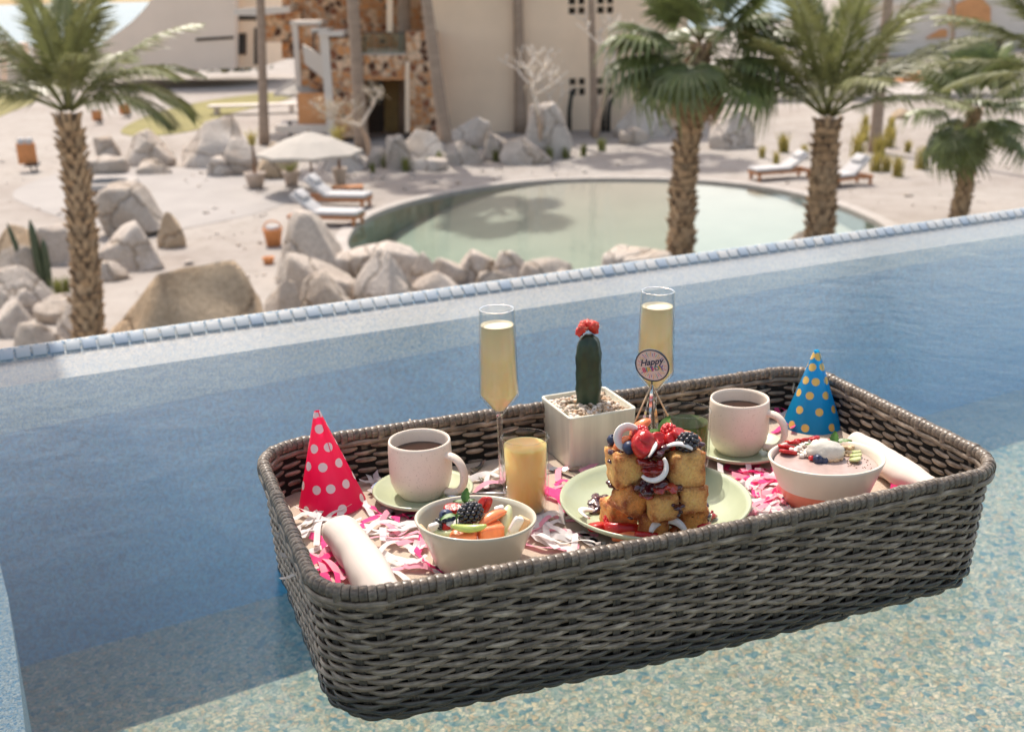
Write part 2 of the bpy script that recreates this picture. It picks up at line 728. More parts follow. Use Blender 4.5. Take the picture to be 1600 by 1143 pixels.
# one row of small glazed tiles on the crest
tile_t = new_mat("glazed_blue_tile")
oi = tile_t.n("ShaderNodeObjectInfo")
tile_t.l(tile_t.ramp(oi.outputs['Random'], [(0, (.46, .49, .51)), (.25, (.36, .42, .49)), (.5, (.52, .53, .53)), (.75, (.42, .47, .52)), (.9, (.57, .56, .54))], 'CONSTANT'),
         tile_t.bsdf.inputs['Base Color'])
tile_t.bsdf.inputs['Roughness'].default_value = .5
crest = thing("tile_edging", "row of small pale blue glazed tiles along the crest of the infinity edge", "tile edging", E(0, -.014, .008))
tme = mesh_of("tile", xf(rbox(.0295, .026, .005, .0018, 1), T()), tile_t.m)
pitch_t = .034
Mu = Matrix(((u2.x, -v2.x * .707, 0, 0), (u2.y, -v2.y * .707, 0, 0), (0, 0, 0, 0), (0, 0, 0, 1)))
ux, vx = Vector((u2.x, u2.y, 0)), Vector((v2.x * .735, v2.y * .735, .676)).normalized()
nx = ux.cross(vx)
base_rot = Matrix((ux, vx, nx)).transposed().to_4x4()
nt = 0
s = -2.0
while s < 3.1:
    o = bpy.data.objects.new("tile", tme)
    COL.objects.link(o)
    o.parent = crest
    p = E(s, -.0145, .0075)
    loc = Vector(p) - Vector(E(0, -.014, .008)) + nx * (.0018 + rng.uniform(-.0004, .0004))
    o.matrix_local = Matrix.Translation(loc) @ base_rot @ RZ(rng.uniform(-.012, .012))
    s += pitch_t
    nt += 1

# pool floor of pale pebbles, half of it in the shade of the wall
zfl = lambda s: ZFL + .04 * max(-2.5, min(2.5, s))
obj("pool_floor", strip(lambda s: E(s, -5, zfl(s)), lambda s: E(s, -.11, zfl(s))), PEB_PALE, kind='structure', label='pale pebble floor of the upper pool', smooth=False)
# side wall of the pool at far left
q = [G(-4, 865, -.3), G(12, 930, -.3), G(28, 1040, -.3), G(46, 1200, -.3)]
d_ = (q[3] - q[1]).normalized()
qq = [q[0], q[1], q[2], q[3], q[3] + Vector((-3, -.6, 0)), q[0] + Vector((-3, .2, 0))]
obj("side_wall", prism([(p.x, p.y, -1.5) for p in qq], (0, 0, 1.2)), PEB_WALL, kind='structure', label='submerged side wall of the upper pool', smooth=False)

# the water: a closed body with a rippled skin; its volume takes out red
tw = new_mat("pool_water")
wv = tw.coord('Object', (1, 1, 1))
rp = tw.noise(wv, 9, 3, .5, .3)
rp2 = tw.noise(wv, 34, 2, .5)
hsum = tw.math('ADD', rp.outputs[0], tw.math('MULTIPLY', rp2.outputs[0], .22))
bmp = tw.n("ShaderNodeBump")
bmp.inputs['Strength'].default_value = .10
bmp.inputs['Distance'].default_value = .03
tw.l(hsum, bmp.inputs['Height'])
trn = tw.n("ShaderNodeBsdfTransparent")
gls = tw.n("ShaderNodeBsdfGlossy")
gls.inputs['Roughness'].default_value = .20
tw.l(bmp.outputs[0], gls.inputs['Normal'])
mxs = tw.n("ShaderNodeMixShader")
tw.l(schlick(tw, .021, bmp.outputs[0]), mxs.inputs[0])
tw.l(trn.outputs[0], mxs.inputs[1])
tw.l(gls.outputs[0], mxs.inputs[2])
tw.l(mxs.outputs[0], tw.out.inputs[0])
ab = tw.n("ShaderNodeVolumeAbsorption")
ab.inputs['Color'].default_value = (.10, .78, 1.0, 1)
ab.inputs['Density'].default_value = .50
vsc = tw.n("ShaderNodeVolumeScatter")
vsc.inputs['Color'].default_value = (.12, .50, 1.0, 1)
vsc.inputs['Density'].default_value = .24
vsc.inputs['Anisotropy'].default_value = .3
vad = tw.n("ShaderNodeAddShader")
tw.l(ab.outputs[0], vad.inputs[0])
tw.l(vsc.outputs[0], vad.inputs[1])
tw.l(vad.outputs[0], tw.out.inputs[1])
wp = [E(SL, -.029, 0), E(SR, -.029, 0), E(SR, -4.9, 0), E(SL, -4.9, 0)]
obj("pool_water", prism([(p[0], p[1], -3.0) for p in wp], (0, 0, 3.0)), tw.m, kind='structure', smooth=False)

# ------------------------------------------------------------------ the lower pool in the garden
COPE = pm("pale_coping_stone", (.37, .335, .305), .8, .1, 3, .3, 12)
rings = []
for d, z in ((.30, ZG - .02), (.30, ZG + .035), (-.02, ZG + .045), (-.06, ZG + .03), (-.06, ZG - .12)):
    L = offset_loop(loop, d)
    rings.append([(p[0], p[1], z) for p in L])
V = [p for r_ in rings for p in r_]
F = []
for k in range(len(rings) - 1):
    for i in range(NL):
        j = (i + 1) % NL
        F.append((k * NL + i, k * NL + j, (k + 1) * NL + j, (k + 1) * NL + i))
obj("pool_coping", (np.array(V), F), COPE, kind='structure', label='pale stone coping round the lower pool', smooth=False)
cen = loop.mean(0)
tip = G(545, 385).xy


def depth_at(p):
    k = max(0, min(1, (p[1] - 25.5) / 11.5))           # beach entry along the far side
    left = max(0, min(1, (p[0] + 5.0) / 7.0))
    return -.10 - 1.1 * (1 - k) ** 1.2 - .7 * (1 - left) ** 1.5


V, F = [], []
KR = 14
for r_ in range(KR + 1):
    f_ = r_ / KR
    for i in range(NL):
        p = loop[i] * (1 - f_) + cen * f_
        V.append((p[0], p[1], ZG + depth_at(p)))
for r_ in range(KR):
    for i in range(NL):
        j = (i + 1) % NL
        F.append((r_ * NL + i, r_ * NL + j, (r_ + 1) * NL + j, (r_ + 1) * NL + i))
base_n = len(V)
side = [(p[0], p[1], ZG + .02) for p in offset_loop(loop, -.001)]
side_lo = [(p[0], p[1], ZG + depth_at(p)) for p in loop]
obj("lower_pool_floor", (np.array(V), F), pm("sandy_pool_plaster", (.36, .335, .27), .7, .08, .7), kind='structure')
V = side + side_lo
F = [(i, (i + 1) % NL, NL + (i + 1) % NL, NL + i) for i in range(NL)]
obj("lower_pool_wall", (np.array(V), F), pm("green_pool_tile", (.20, .27, .20), .5, .2, 6), kind='structure')
tl = new_mat("garden_pool_water")
wv = tl.coord('Object')
bmp = tl.n("ShaderNodeBump")
bmp.inputs['Strength'].default_value = .12
bmp.inputs['Distance'].default_value = .05
tl.l(tl.noise(wv, 2.5, 4).outputs[0], bmp.inputs['Height'])
trn, gls, mxs = tl.n("ShaderNodeBsdfTransparent"), tl.n("ShaderNodeBsdfGlossy"), tl.n("ShaderNodeMixShader")
gls.inputs['Roughness'].default_value = .06
tl.l(bmp.outputs[0], gls.inputs['Normal'])
tl.l(schlick(tl, .021), mxs.inputs[0])
tl.l(trn.outputs[0], mxs.inputs[1])
tl.l(gls.outputs[0], mxs.inputs[2])
tl.l(mxs.outputs[0], tl.out.inputs[0])
ab = tl.n("ShaderNodeVolumeAbsorption")
ab.inputs['Color'].default_value = (.32, .78, .70, 1)
ab.inputs['Density'].default_value = .13
tl.l(ab.outputs[0], tl.out.inputs[1])
L = offset_loop(loop, .01)
obj("lower_pool_water", prism([(p[0], p[1], ZG - 4) for p in L][::-1], (0, 0, 4 - .05)), tl.m, kind='structure', smooth=False)

# lawns and a paved band
LAWN = pm("dry_lawn", (.20, .175, .055), .9, .2, .5, .5, 20, .03)


def patch(name, px, z, mat, label, kind='structure'):
    P = [G(*p) for p in px]
    L = smooth_loop([p.xy for p in P], 60)
    ar = .5 * np.sum(L[:, 0] * np.roll(L[:, 1], -1) - L[:, 1] * np.roll(L[:, 0], -1))
    if ar < 0:
        L = L[::-1]
    return obj(name, prism([(p[0], p[1], ZG - .3) for p in L], (0, 0, .3 + z)), mat, kind=kind, label=label, smooth=False)


patch("lawn", [(184, 212), (196, 196), (250, 174), (330, 156), (444, 143), (470, 147), (440, 160), (345, 180), (330, 196), (300, 206), (240, 214)], .03, LAWN,
      "wedge of dry green lawn beside the boulders")
patch("lawn", [(-40, 185), (0, 152), (30, 142), (64, 146), (50, 163), (10, 178), (-30, 195)], .03, LAWN, "strip of green lawn at the far end of the sand")
PATH = pm("cream_paving", (.305, .281, .264), .85, .09, .8)
patch("path", [(0, 300), (120, 262), (300, 262), (470, 262), (520, 290), (420, 330), (330, 350), (200, 372), (60, 330)], .012, PATH, "cream paved terrace in front of the pool")

# added roof slab out of view, there only to shade the pool's left corner
ZC = ZFL - .05
rc_ = G(163, 1097, ZC)
kx = (2.5 - ZC) / math.tan(SUN_EL)
rc_ = Vector((rc_.x + math.sin(SUN_AZ) * kx, rc_.y + math.cos(SUN_AZ) * kx, 2.5))
e2 = (G(187, 1143, ZC) - G(163, 1097, ZC)).normalized()
shade_roof = thing("added_shade_roof", "added timber roof, out of view, shading the left end of the blue pool", "added shade roof", (rc_.x - 3, rc_.y - .5, 0))
ci = shade_roof.matrix_world.inverted()
ra = rc_ + e2 * 1.7
obj("roof", xf(prism([rc_, ra, ra + Vector((-3.4, -.9, 0)), rc_ + Vector((-3.4, -1.6, 0))], (0, 0, .14)), ci), pm("shade_roof_timber", (.30, .20, .13), .7, .2, 6), shade_roof, smooth=False)  # slab of the added shade roof, out of view
for dx, dy in ((-3.2, -1.35), (-3.2, -2.3)):
    p = rc_ + Vector((dx, dy, 0))
    obj("post", xf(box(p.x - .07, p.y - .07, -.6, p.x + .07, p.y + .07, 2.498), ci), pm("shade_roof_timber", (.30, .20, .13)), shade_roof, smooth=False)  # post of the added shade roof, out of view
# ------------------------------------------------------------------ buildings
STUCCO = pm("warm_stucco", (.86, .665, .49), .9, .06, .6, .25, 9, .02)
STUCCO_W = pm("white_stucco", (.66, .60, .54), .9, .05, .8, .2, 9, .02)
ORANGE = pm("orange_stucco", (.62, .30, .13), .85, .12, 1.2, .2, 9, .02)
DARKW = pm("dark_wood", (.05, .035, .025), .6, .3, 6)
BROWN = pm("brown_timber", (.16, .085, .045), .6, .25, 9, .2, 40)
OCHRE = pm("ochre_door_paint", (.36, .25, .09), .6, .12, 3)
RAILG = thin_glass("rail_glass", (.86, .93, .9), .02, 1.6)
BLACKM = pm("dark_metal", (.025, .025, .028), .45, .2, 20)
PANE = pm("dark_window_pane", (.025, .022, .022), .12, .2, 4)


def stone_mat():
    t = new_mat("rust_rubble_stone")
    v = t.coord('Object')
    vo = t.voro(v, 3.6)
    ed = t.voro(v, 3.6, 'DISTANCE_TO_EDGE')
    sep = t.n("ShaderNodeSeparateColor")
    t.l(vo.outputs['Color'], sep.inputs[0])
    c = t.ramp(sep.outputs[0], [(0, (.60, .29, .12)), (.2, (.46, .21, .09)), (.38, (.70, .47, .30)), (.55, (.55, .26, .11)), (.7, (.10, .04, .02)), (.82, (.72, .50, .34)), (.92, (.26, .10, .05))], 'CONSTANT')
    c = t.mix(t.math('LESS_THAN', ed.outputs['Distance'], .05), c, (.46, .35, .25))
    nz = t.noise(v, 9, 4)
    c = t.mix(1.0, c, t.ramp(nz.outputs[0], [(.3, (.8, .8, .8)), (.7, (1.15, 1.12, 1.1))]), 'MULTIPLY')
    t.l(c, t.bsdf.inputs['Base Color'])
    t.bsdf.inputs['Roughness'].default_value = .9
    t.bump(ed.outputs['Distance'], .8, .12)
    return t.m


STONE = stone_mat()


def slab(px, Y, depth, z_to_ground=False):
    """Outline read at the upright plane y = Y, carried back by depth."""
    P = [A(x, y, Y) for x, y in px]
    return prism(P, (0, depth, 0))


def rect(x0, y0, x1, y1):
    return [(x0, y0), (x1, y0), (x1, y1), (x0, y1)]


def wall_holes(w, h, holes, th):
    """Upright wall from (0,0) to (w,h), front at y=0, openings through it with reveals."""
    xs_ = sorted({0, w} | {a for q in holes for a in (q[0], q[2])})
    zs_ = sorted({0, h} | {a for q in holes for a in (q[1], q[3])})
    hole = lambda x, z: any(q[0] < x < q[2] and q[1] < z < q[3] for q in holes)
    parts = []
    for i in range(len(xs_) - 1):
        for k in range(len(zs_) - 1):
            x0, x1, z0, z1 = xs_[i], xs_[i + 1], zs_[k], zs_[k + 1]
            if not hole((x0 + x1) / 2, (z0 + z1) / 2):
                parts.append((np.array([(x0, 0, z0), (x1, 0, z0), (x1, 0, z1), (x0, 0, z1), (x0, th, z0), (x1, th, z0), (x1, th, z1), (x0, th, z1)], float),
                              [(0, 1, 2, 3), (5, 4, 7, 6)] + ([(4, 5, 1, 0)] if z0 == 0 else []) + ([(3, 2, 6, 7)] if z1 == h else []) + ([(0, 3, 7, 4)] if x0 == 0 else []) + ([(1, 5, 6, 2)] if x1 == w else [])))
    for x0, z0, x1, z1 in holes:
        parts.append((np.array([(x0, 0, z0), (x1, 0, z0), (x1, 0, z1), (x0, 0, z1), (x0, th, z0), (x1, th, z0), (x1, th, z1), (x0, th, z1)], float),
                      [(0, 4, 5, 1), (1, 5, 6, 2), (2, 6, 7, 3), (3, 7, 4, 0)]))
    return join(parts)


# the big plain wall behind the pool
wl, wr = G(676, 206), G(1076, 204)
wl.y = wr.y = (wl.y + wr.y) / 2
B3 = thing("plain_building", "tall plain beige building with groups of small square windows behind the garden pool", "building", (wl.x, wl.y, ZG))
Wd, Ht = wr.x - wl.x, 9.6
k_ = 1 / pxm((0, wl.y, -2))
holes = []


def wx(px):
    return A(px, 80, wl.y).x - wl.x


def wz(px, py):
    return A(px, py, wl.y).z - ZG


for gx in ((889, 900), (904, 914), (933, 944), (948, 958)):
    for gy in ((-4, 7), (11, 22), (122, 133), (137, 149)):
        holes.append((wx(gx[0]), wz(920, gy[1]), wx(gx[1]), wz(920, gy[0])))
obj("wall", wall_holes(Wd, Ht, holes, .45), STUCCO, B3, smooth=False)
obj("side_walls", join([box(0, .45, 0, .45, 9, Ht), box(Wd - .45, .45, 0, Wd, 9, Ht), box(.45, 8.55, 0, Wd - .45, 9, Ht), box(.45, .45, Ht - .3, Wd - .45, 8.55, Ht - .003)]), STUCCO, B3, smooth=False)
fr_geo = {}
for h_ in holes:
    w_ = obj("window", join([box(h_[0], .20, h_[1], h_[2], .26, h_[1] + .03), box(h_[0], .20, h_[3] - .03, h_[2], .26, h_[3]),
                             box(h_[0], .20, h_[1] + .03, h_[0] + .03, .26, h_[3] - .03), box(h_[2] - .03, .20, h_[1] + .03, h_[2], .26, h_[3] - .03)]), BROWN, B3, smooth=False)
    obj("pane", box(h_[0] + .03, .225, h_[1] + .03, h_[2] - .03, .24, h_[3] - .03), PANE, w_, smooth=False)

# the stone clad house with balcony
YS = 50.0
B2 = thing("stone_house", "rust coloured stone house with a balcony, white edged pillars and a dark doorway below", "building", (A(560, 210, YS).x, YS, ZG))
inv2 = B2.matrix_world.inverted()


def bpart(root, name, geos, mat, label=None, parent=None):
    return obj(name, xf(join(geos) if isinstance(geos, list) else geos, (root if root else parent).matrix_world.inverted()), mat, parent or root, smooth=False, label=label)


bpart(B2, "pillar", slab([(512, 60), (562, 60), (566, 214), (524, 218)], YS, 2.4), STONE, "stone pillar left of the balcony")
bpart(B2, "pillar_edge", slab([(500, 56), (513, 56), (525, 219), (512, 219)], YS - .08, 2.5), STUCCO_W)
bpart(B2, "pillar_cap", slab(rect(497, 50, 536, 57), YS - .15, 2.7), STUCCO_W)
bpart(B2, "balcony_front", slab(rect(563, 86, 634, 121), YS + .25, 2.6), STONE)
bpart(B2, "balcony_edge", slab(rect(562, 121.5, 634, 125), YS + .2, 2.7), ORANGE)
bpart(B2, "pillar", slab([(634, 50), (680, 50), (681, 206), (640, 206)], YS + .12, 2.6), STONE, "wide stone pillar right of the balcony")
bpart(B2, "corner_strip", slab(rect(633, 96, 640, 207), YS + .02, .2), STUCCO)
bpart(B2, "wall", [slab(rect(440, -70, 672, 92), YS + 5.2, .5), slab(rect(556, 100, 650, 208), YS + 3.2, .5)], STONE, "stone back wall in the shade of the balcony")
bpart(B2, "roof", slab(rect(455, -75, 690, -62), YS - .5, 6.5), STUCCO_W)
bpart(B2, "column", slab(rect(604, -62, 613, 52), YS + 1.0, .35), STUCCO, "slim column on the balcony")
bpart(B2, "balcony_floor", slab(rect(556, 84.2, 664, 85.8), YS + .26, 5.2), STUCCO_W)
rl = bpart(B2, "railing", [slab(rect(562, 50.5, 633, 52.5), YS + .3, .08)], BLACKM)
for k in range(3):
    o = obj("glass_panel", xf(slab(rect(563.5 + k * 23.3, 53, 563.5 + k * 23.3 + 21.8, 84), YS + .32, .03), inv2), RAILG, rl, smooth=False)
bpart(B2, "door", slab(rect(601, 128, 632, 205), YS + 3.05, .1), OCHRE, "ochre wooden door in the lower doorway")
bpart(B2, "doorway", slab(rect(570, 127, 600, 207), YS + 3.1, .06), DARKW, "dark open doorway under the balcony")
bpart(B2, "post", slab(rect(590, 122, 597, 160), YS + 1.6, .2), BLACKM)
# stepped pieces at its left
bpart(B2, "pillar", slab([(464, 40), (500, 40), (508, 208), (474, 206)], YS + 1.8, 1.6), STONE, "narrow stone pillar at the far left of the house")
bpart(B2, "pillar_edge", slab([(456, 38), (465, 38), (475, 207), (467, 207)], YS + 1.7, 1.7), STUCCO_W)
bpart(B2, "pillar_cap", slab(rect(453, 33, 502, 39.5), YS + 1.6, 2.0), STUCCO_W)
bpart(B2, "wall", slab(rect(466, 146, 514, 197), YS + 1.1, .6), ORANGE, "plain orange wall beside the stairs")
bpart(B2, "parapet", slab([(472, 70), (505, 88), (510, 92), (510, 122), (504, 122), (476, 100)], YS + .7, .5), STUCCO_W, "white sloping stair parapet")
bpart(B2, "step", slab(rect(486, 44, 513, 52), YS + 1.0, 1.4), STUCCO_W)
bpart(B2, "wall", slab(rect(498, 52, 512, 90), YS + 1.2, 1.0), STUCCO)
bpart(B2, "handrail", [slab(rect(489, 50, 491.5, 82), YS + .95, .06), slab(rect(489, 50, 508, 52), YS + .96, .05)], BLACKM)
bpart(B2, "wall", slab(rect(404, 18, 470, 66), YS + 4.5, .6), STONE, "set back stone wall under the flat canopy")
bpart(B2, "canopy", slab([(366, 14), (452, 10), (452, 20), (400, 25), (366, 24)], YS + 3.6, 3.0), STUCCO_W, "thin white flat roof canopy")
bpart(B2, "terrace_slab", slab(rect(430, 196, 512, 208), YS + .6, 2.2), STUCCO_W)

# curved white building at the far left
YC = 84.0
B1 = thing("curved_building", "large pale building with a sweeping curved gable, left of the tall palms", "building", (A(300, 108, YC).x, YC, ZG))
edge = [(120, 112), (127, 104), (138, 88), (152, 74), (170, 60), (190, 46), (206, 34), (220, 20), (232, 6), (242, -10), (250, -40), (254, -70)]
bpart(B1, "wall", slab(edge + [(366, -70), (366, 107), (250, 112)], YC, 14), pm("rosy_stucco", (.76, .64, .54), .9, .05, .3, .2, 5, .02))
bpart(B1, "wing", slab(rect(367, -70, 404, 106), YC + 1.5, 12), STUCCO, "narrow wing with window and door")
wf = bpart(B1, "window", slab(rect(371, 52, 385, 86), YC + 1.42, .06), BROWN)
obj("pane", xf(slab(rect(373, 54, 383, 84), YC + 1.38, .05), B1.matrix_world.inverted()), PANE, wf, smooth=False)
bpart(B1, "door", slab(rect(397, 44, 403, 101), YC + 1.4, .08), DARKW)
bpart(B1, "recess_band", slab([(306, 60), (365, 56.5), (365, 61), (306, 65)], YC - .05, .3), DARKW, "long dark slot in the wall")
bpart(B1, "recess_band", slab(rect(367.5, 24, 402, 32), YC + 1.42, .3), DARKW, "dark slot under the canopy")
# pinkish terrace pillars at the very far left
for k, x in enumerate((-12, 22, 52, 84)):
    o = obj("terrace_pillar", slab(rect(x, 66 + k, x + 13, 128), 88 + k * .5, 1.2), pm("rosy_stucco", (.76, .64, .54)), smooth=False, cat="pillar", group="terrace pillars by the sea",
            label="pale pink pillar of the terrace by the sea")
obj("terrace_wall", slab(rect(-60, 104, 112, 129), 92, .4), STUCCO_W, smooth=False, cat="wall", label="low white terrace wall behind the far left palm")

# pale villa at the upper right and the terraces below it
YR = 92.0
B4 = thing("villa", "pale villa with orange gables seen through the palms at the upper right", "building", (A(1480, 70, YR).x, YR, ZG))
bpart(B4, "wall", slab([(1320, -70), (1660, -70), (1660, 78), (1320, 92)], YR, 10), STUCCO_W)
bpart(B4, "gable", slab([(1484, 40), (1484, 14), (1500, 4), (1530, -8), (1548, 12), (1548, 36)], YR - .3, .4), ORANGE, "orange gable on the villa")
bpart(B4, "gable", slab([(1448, 60), (1470, 46), (1480, 46), (1480, 58)], YR - .25, .3), ORANGE, "small orange gable lower on the villa")
wf = bpart(B4, "window", slab(rect(1549, 60, 1568, 78), YR - .08, .1), BROWN)
obj("pane", xf(slab(rect(1551, 62, 1566, 76), YR - .12, .05), B4.matrix_world.inverted()), PANE, wf, smooth=False)
bpart(B4, "cornice", slab([(1320, 4), (1484, -2), (1484, 6), (1320, 12)], YR - .4, .5), STUCCO_W)
bpart(B4, "parapet", slab([(1410, 116), (1446, 112), (1446, 138), (1410, 138)], YR - 22, 3), ORANGE, "small orange plinth in front of the villa")
for x0, x1, y0, y1, Y, lab in ((1080, 1700, 110, 118, 82, "upper pale garden terrace step below the villa"), (1080, 1700, 132, 139, 72, "middle pale garden terrace step below the villa"),
                               (1090, 1720, 156, 162, 62, "lower pale garden terrace step below the villa")):
    a_, b_ = A(x0, y0, Y), A(x1, y0 - 6, Y)
    obj("terrace_step", box(a_.x, Y, ZG - .2, b_.x, Y + 9.5, a_.z), STUCCO_W if y0 < 120 else COPE, smooth=False, cat="retaining wall", label=lab)

# ------------------------------------------------------------------ boulders
def granite(name="pale_granite", tint=(1, 1, 1)):
    t = new_mat(name)
    v = t.coord('Object')
    oi = t.n("ShaderNodeObjectInfo")
    va = t.n("ShaderNodeVectorMath", operation='ADD')
    t.l(v, va.inputs[0])
    t.l(oi.outputs['Location'], va.inputs[1])
    g = t.n("ShaderNodeNewGeometry")
    a = t.noise(g.outputs['Position'], .9, 6, .6)
    b = t.noise(g.outputs['Position'], 14, 4, .7)
    c = t.ramp(a.outputs[0], [(.25, (.46, .39, .33)), (.5, (.60, .545, .49)), (.75, (.68, .63, .58))])
    c = t.mix(1.0, c, t.ramp(b.outputs[0], [(.3, (.72, .70, .68)), (.6, (1.06, 1.05, 1.04))]), 'MULTIPLY')
    c = t.mix(1.0, c, t.ramp(oi.outputs['Random'], [(0, (.86, .83, .80)), (1, (1.08, 1.06, 1.05))]), 'MULTIPLY')
    wv = t.n("ShaderNodeMixRGB", blend_type='LINEAR_LIGHT')
    wv.inputs[0].default_value = .35
    t.l(g.outputs['Position'], wv.inputs[1])
    t.l(t.noise(g.outputs['Position'], 1.7, 3).outputs[1], wv.inputs[2])
    cr = t.voro(wv.outputs[0], .62, 'DISTANCE_TO_EDGE')
    crack = t.ramp(cr.outputs['Distance'], [(0, (.45, .40, .35)), (.022, (1, 1, 1))])
    c = t.mix(1.0, c, crack, 'MULTIPLY')
    st = t.noise(g.outputs['Position'], .5, 5, .7)
    c = t.mix(t.ramp(st.outputs[0], [(.52, (0, 0, 0)), (.68, (.5, .5, .5))]), c, (.44, .32, .21))
    c = t.mix(1.0, c, tint, 'MULTIPLY')
    t.l(c, t.bsdf.inputs['Base Color'])
    t.bsdf.inputs['Roughness'].default_value = .9
    t.bsdf.inputs['Specular IOR Level'].default_value = .15
    hsum = t.math('ADD', t.math('ADD', b.outputs[0], t.math('MULTIPLY', a.outputs[0], 2.0)), t.math('MINIMUM', t.math('MULTIPLY', cr.outputs['Distance'], 20), 1.0))
    t.bump(hsum, .8, .09)
    return t.m


GRAN = granite()
GRANB = granite("brown_granite", (.86, .75, .60))
rock_gs = [rock_geo(k + 3, 4, (12 if k % 2 else 6) + k % 3) for k in range(10)]


def rock(x0, y0, x1, y1, label, k, rz=0.0, deep=.8, tilt=0.0, z=ZG, by=None):
    """Boulder filling a box of the photograph, standing where the foot of the box meets the sand."""
    b = by or y1
    p = G((x0 + x1) / 2, b, z)
    sc = pxm(p)
    el = math.atan2(CAM_Z - z, p.y)
    w = (x1 - x0) / sc
    d = w * deep
    h = max(.12, ((b - y0) / sc - d * .42 * math.sin(el)) / math.cos(el))
    gv, gf = xf(rock_gs[k % len(rock_gs)], RY(tilt) @ RZ(rz))
    lo, hi = gv.min(0), gv.max(0)
    gv = (gv - (lo + hi) / 2) / (hi - lo) * np.array([w, d, h * 1.08])
    gv[:, 2] += h * .54
    o = obj("boulder", (gv, gf), GRANB if "brown" in label else GRAN, M=T(p.x, p.y + d * .42, z - .06 * h))
    return tag(o, label, "boulder", "granite boulders in the garden")


rock(136, 410, 436, 600, "big brown boulder just behind the pool edge, a dry bush in front", 8, .4, .6)
rock(140, 286, 254, 372, "pointed leaning boulder behind the trunk of the left palm", 1, 2.2, .8, -.2)
rock(146, 348, 254, 424, "flat topped boulder beneath the pointed leaning one", 2, .2, .7)
rock(242, 332, 288, 388, "small upright brown boulder leaning on the pointed pile", 3, 1.2, .8)
rock(424, 330, 538, 445, "tall grey boulder in front of the left sun loungers", 5, .5, .8, .1)
rock(427, 396, 556, 486, "grey arched boulder below the tall grey one", 6, 1.9, .6)
rock(462, 424, 556, 500, "cream boulder touching the pool edge below the arched boulder", 7, .3, .8)
rock(540, 380, 656, 440, "long low boulder at the near left rim of the garden pool", 0, .1, .6)
rock(550, 392, 652, 490, "smooth white boulder touching the pool edge left of the tall glass", 8, 2.5, .8)
rock(636, 394, 686, 452, "small cream boulder beside the smooth white one", 9, 1.1, .8)
rock(640, 424, 722, 474, "low pale boulder right of the smooth white one", 3, 2.9, .8)
rock(702, 388, 798, 440, "flat block boulder with a shaded front at the near rim of the garden pool", 2, 3.1, .7)
rock(764, 392, 836, 446, "rounded pale boulder right of the flat block boulder", 5, .9, .7)
rock(806, 402, 902, 452, "low white boulder at the pool edge above the left champagne glass", 7, 2.0, .8)
rock(938, 384, 1056, 440, "broad white slab boulder left of the middle palm's foot", 0, 1.2, .7)
rock(1218, 358, 1300, 412, "white boulder at the foot of the feathery right palm", 8, .4, .8)
rock(-20, 352, 58, 420, "brown boulder at the left border behind the cactus", 3, .7, .8)
rock(-30, 418, 78, 496, "grey flat boulder at the left border below the cactus", 2, 1.4, .7)
rock(46, 462, 124, 506, "dark grey boulder in the shade beside the left palm's trunk", 6, .2, .7)
rock(-10, 384, 70, 452, "shaded boulder directly behind the cactus", 9, 2.6, .7)
rock(56, 352, 118, 414, "pale boulder between the cactus and the left palm's trunk", 1, 1.2, .7)
rock(144, 408, 196, 440, "small block boulder right of the left palm's trunk", 5, .3, .7)
rock(190, 203, 272, 262, "rounded boulder at the tip of the green lawn", 7, .2, .8)
rock(273, 184, 392, 262, "largest rounded boulder beside the green lawn", 8, .6, .9)
rock(130, 243, 196, 272, "low cream boulder above the fire pit", 0, .9, .7)
rock(212, 249, 267, 273, "small low boulder between the fire pit and the lawn", 2, .5, .7)
rock(316, 244, 366, 276, "white flat boulder in front of the largest rounded boulder", 7, 2.8, .7)
rock(348, 218, 404, 274, "arched pale boulder left of the bare palm trunk", 6, .8, .7)
rock(396, 224, 462, 280, "brown boulder half under the front parasol", 3, .1, .7)
rock(143, 214, 184, 246, "small grey boulder far left of the lawn's tip", 1, .9, .8)
rock(490, 232, 572, 268, "dark grey low boulder in the shade of the front parasol", 5, 2.2, .7)
rock(568, 230, 608, 262, "tub shaped boulder right of the front parasol", 9, .1, .8)
rock(602, 212, 644, 266, "grey boulder with a pale top near the stone pillar", 1, .3, .8)
rock(622, 204, 712, 258, "wide cream boulder in front of the right stone pillar", 8, 2.9, .7)
rock(700, 184, 768, 232, "long sloping boulder against the plain building", 4, .8, .6, .25)
rock(690, 222, 756, 258, "pale boulder right of the leaning palm trunk", 2, .5, .7)
rock(754, 208, 806, 252, "grey boulder halfway along the plain building", 6, 1.8, .7)
rock(780, 214, 864, 258, "low white boulder left of the tall white rock", 7, .2, .6)
rock(818, 163, 896, 248, "tall white pointed rock behind the first bare frangipani", 1, .1, .7)
rock(960, 150, 1054, 216, "big round boulder behind the fan palm's hanging leaves", 8, 1.3, .8)
rock(968, 200, 1016, 226, "small white boulder in front of the big round boulder", 0, .4, .7)
rock(1110, 174, 1186, 234, "angular boulder alone on the sand right of the fan palm's trunk", 9, 2.1, .8)
rock(640, 246, 700, 268, "small pale boulder in front of the wide cream boulder", 0, 2.6, .7)
rock(1395, 170, 1424, 186, "small brown stone on the sand left of the right fan palm", 3, .3, .8)

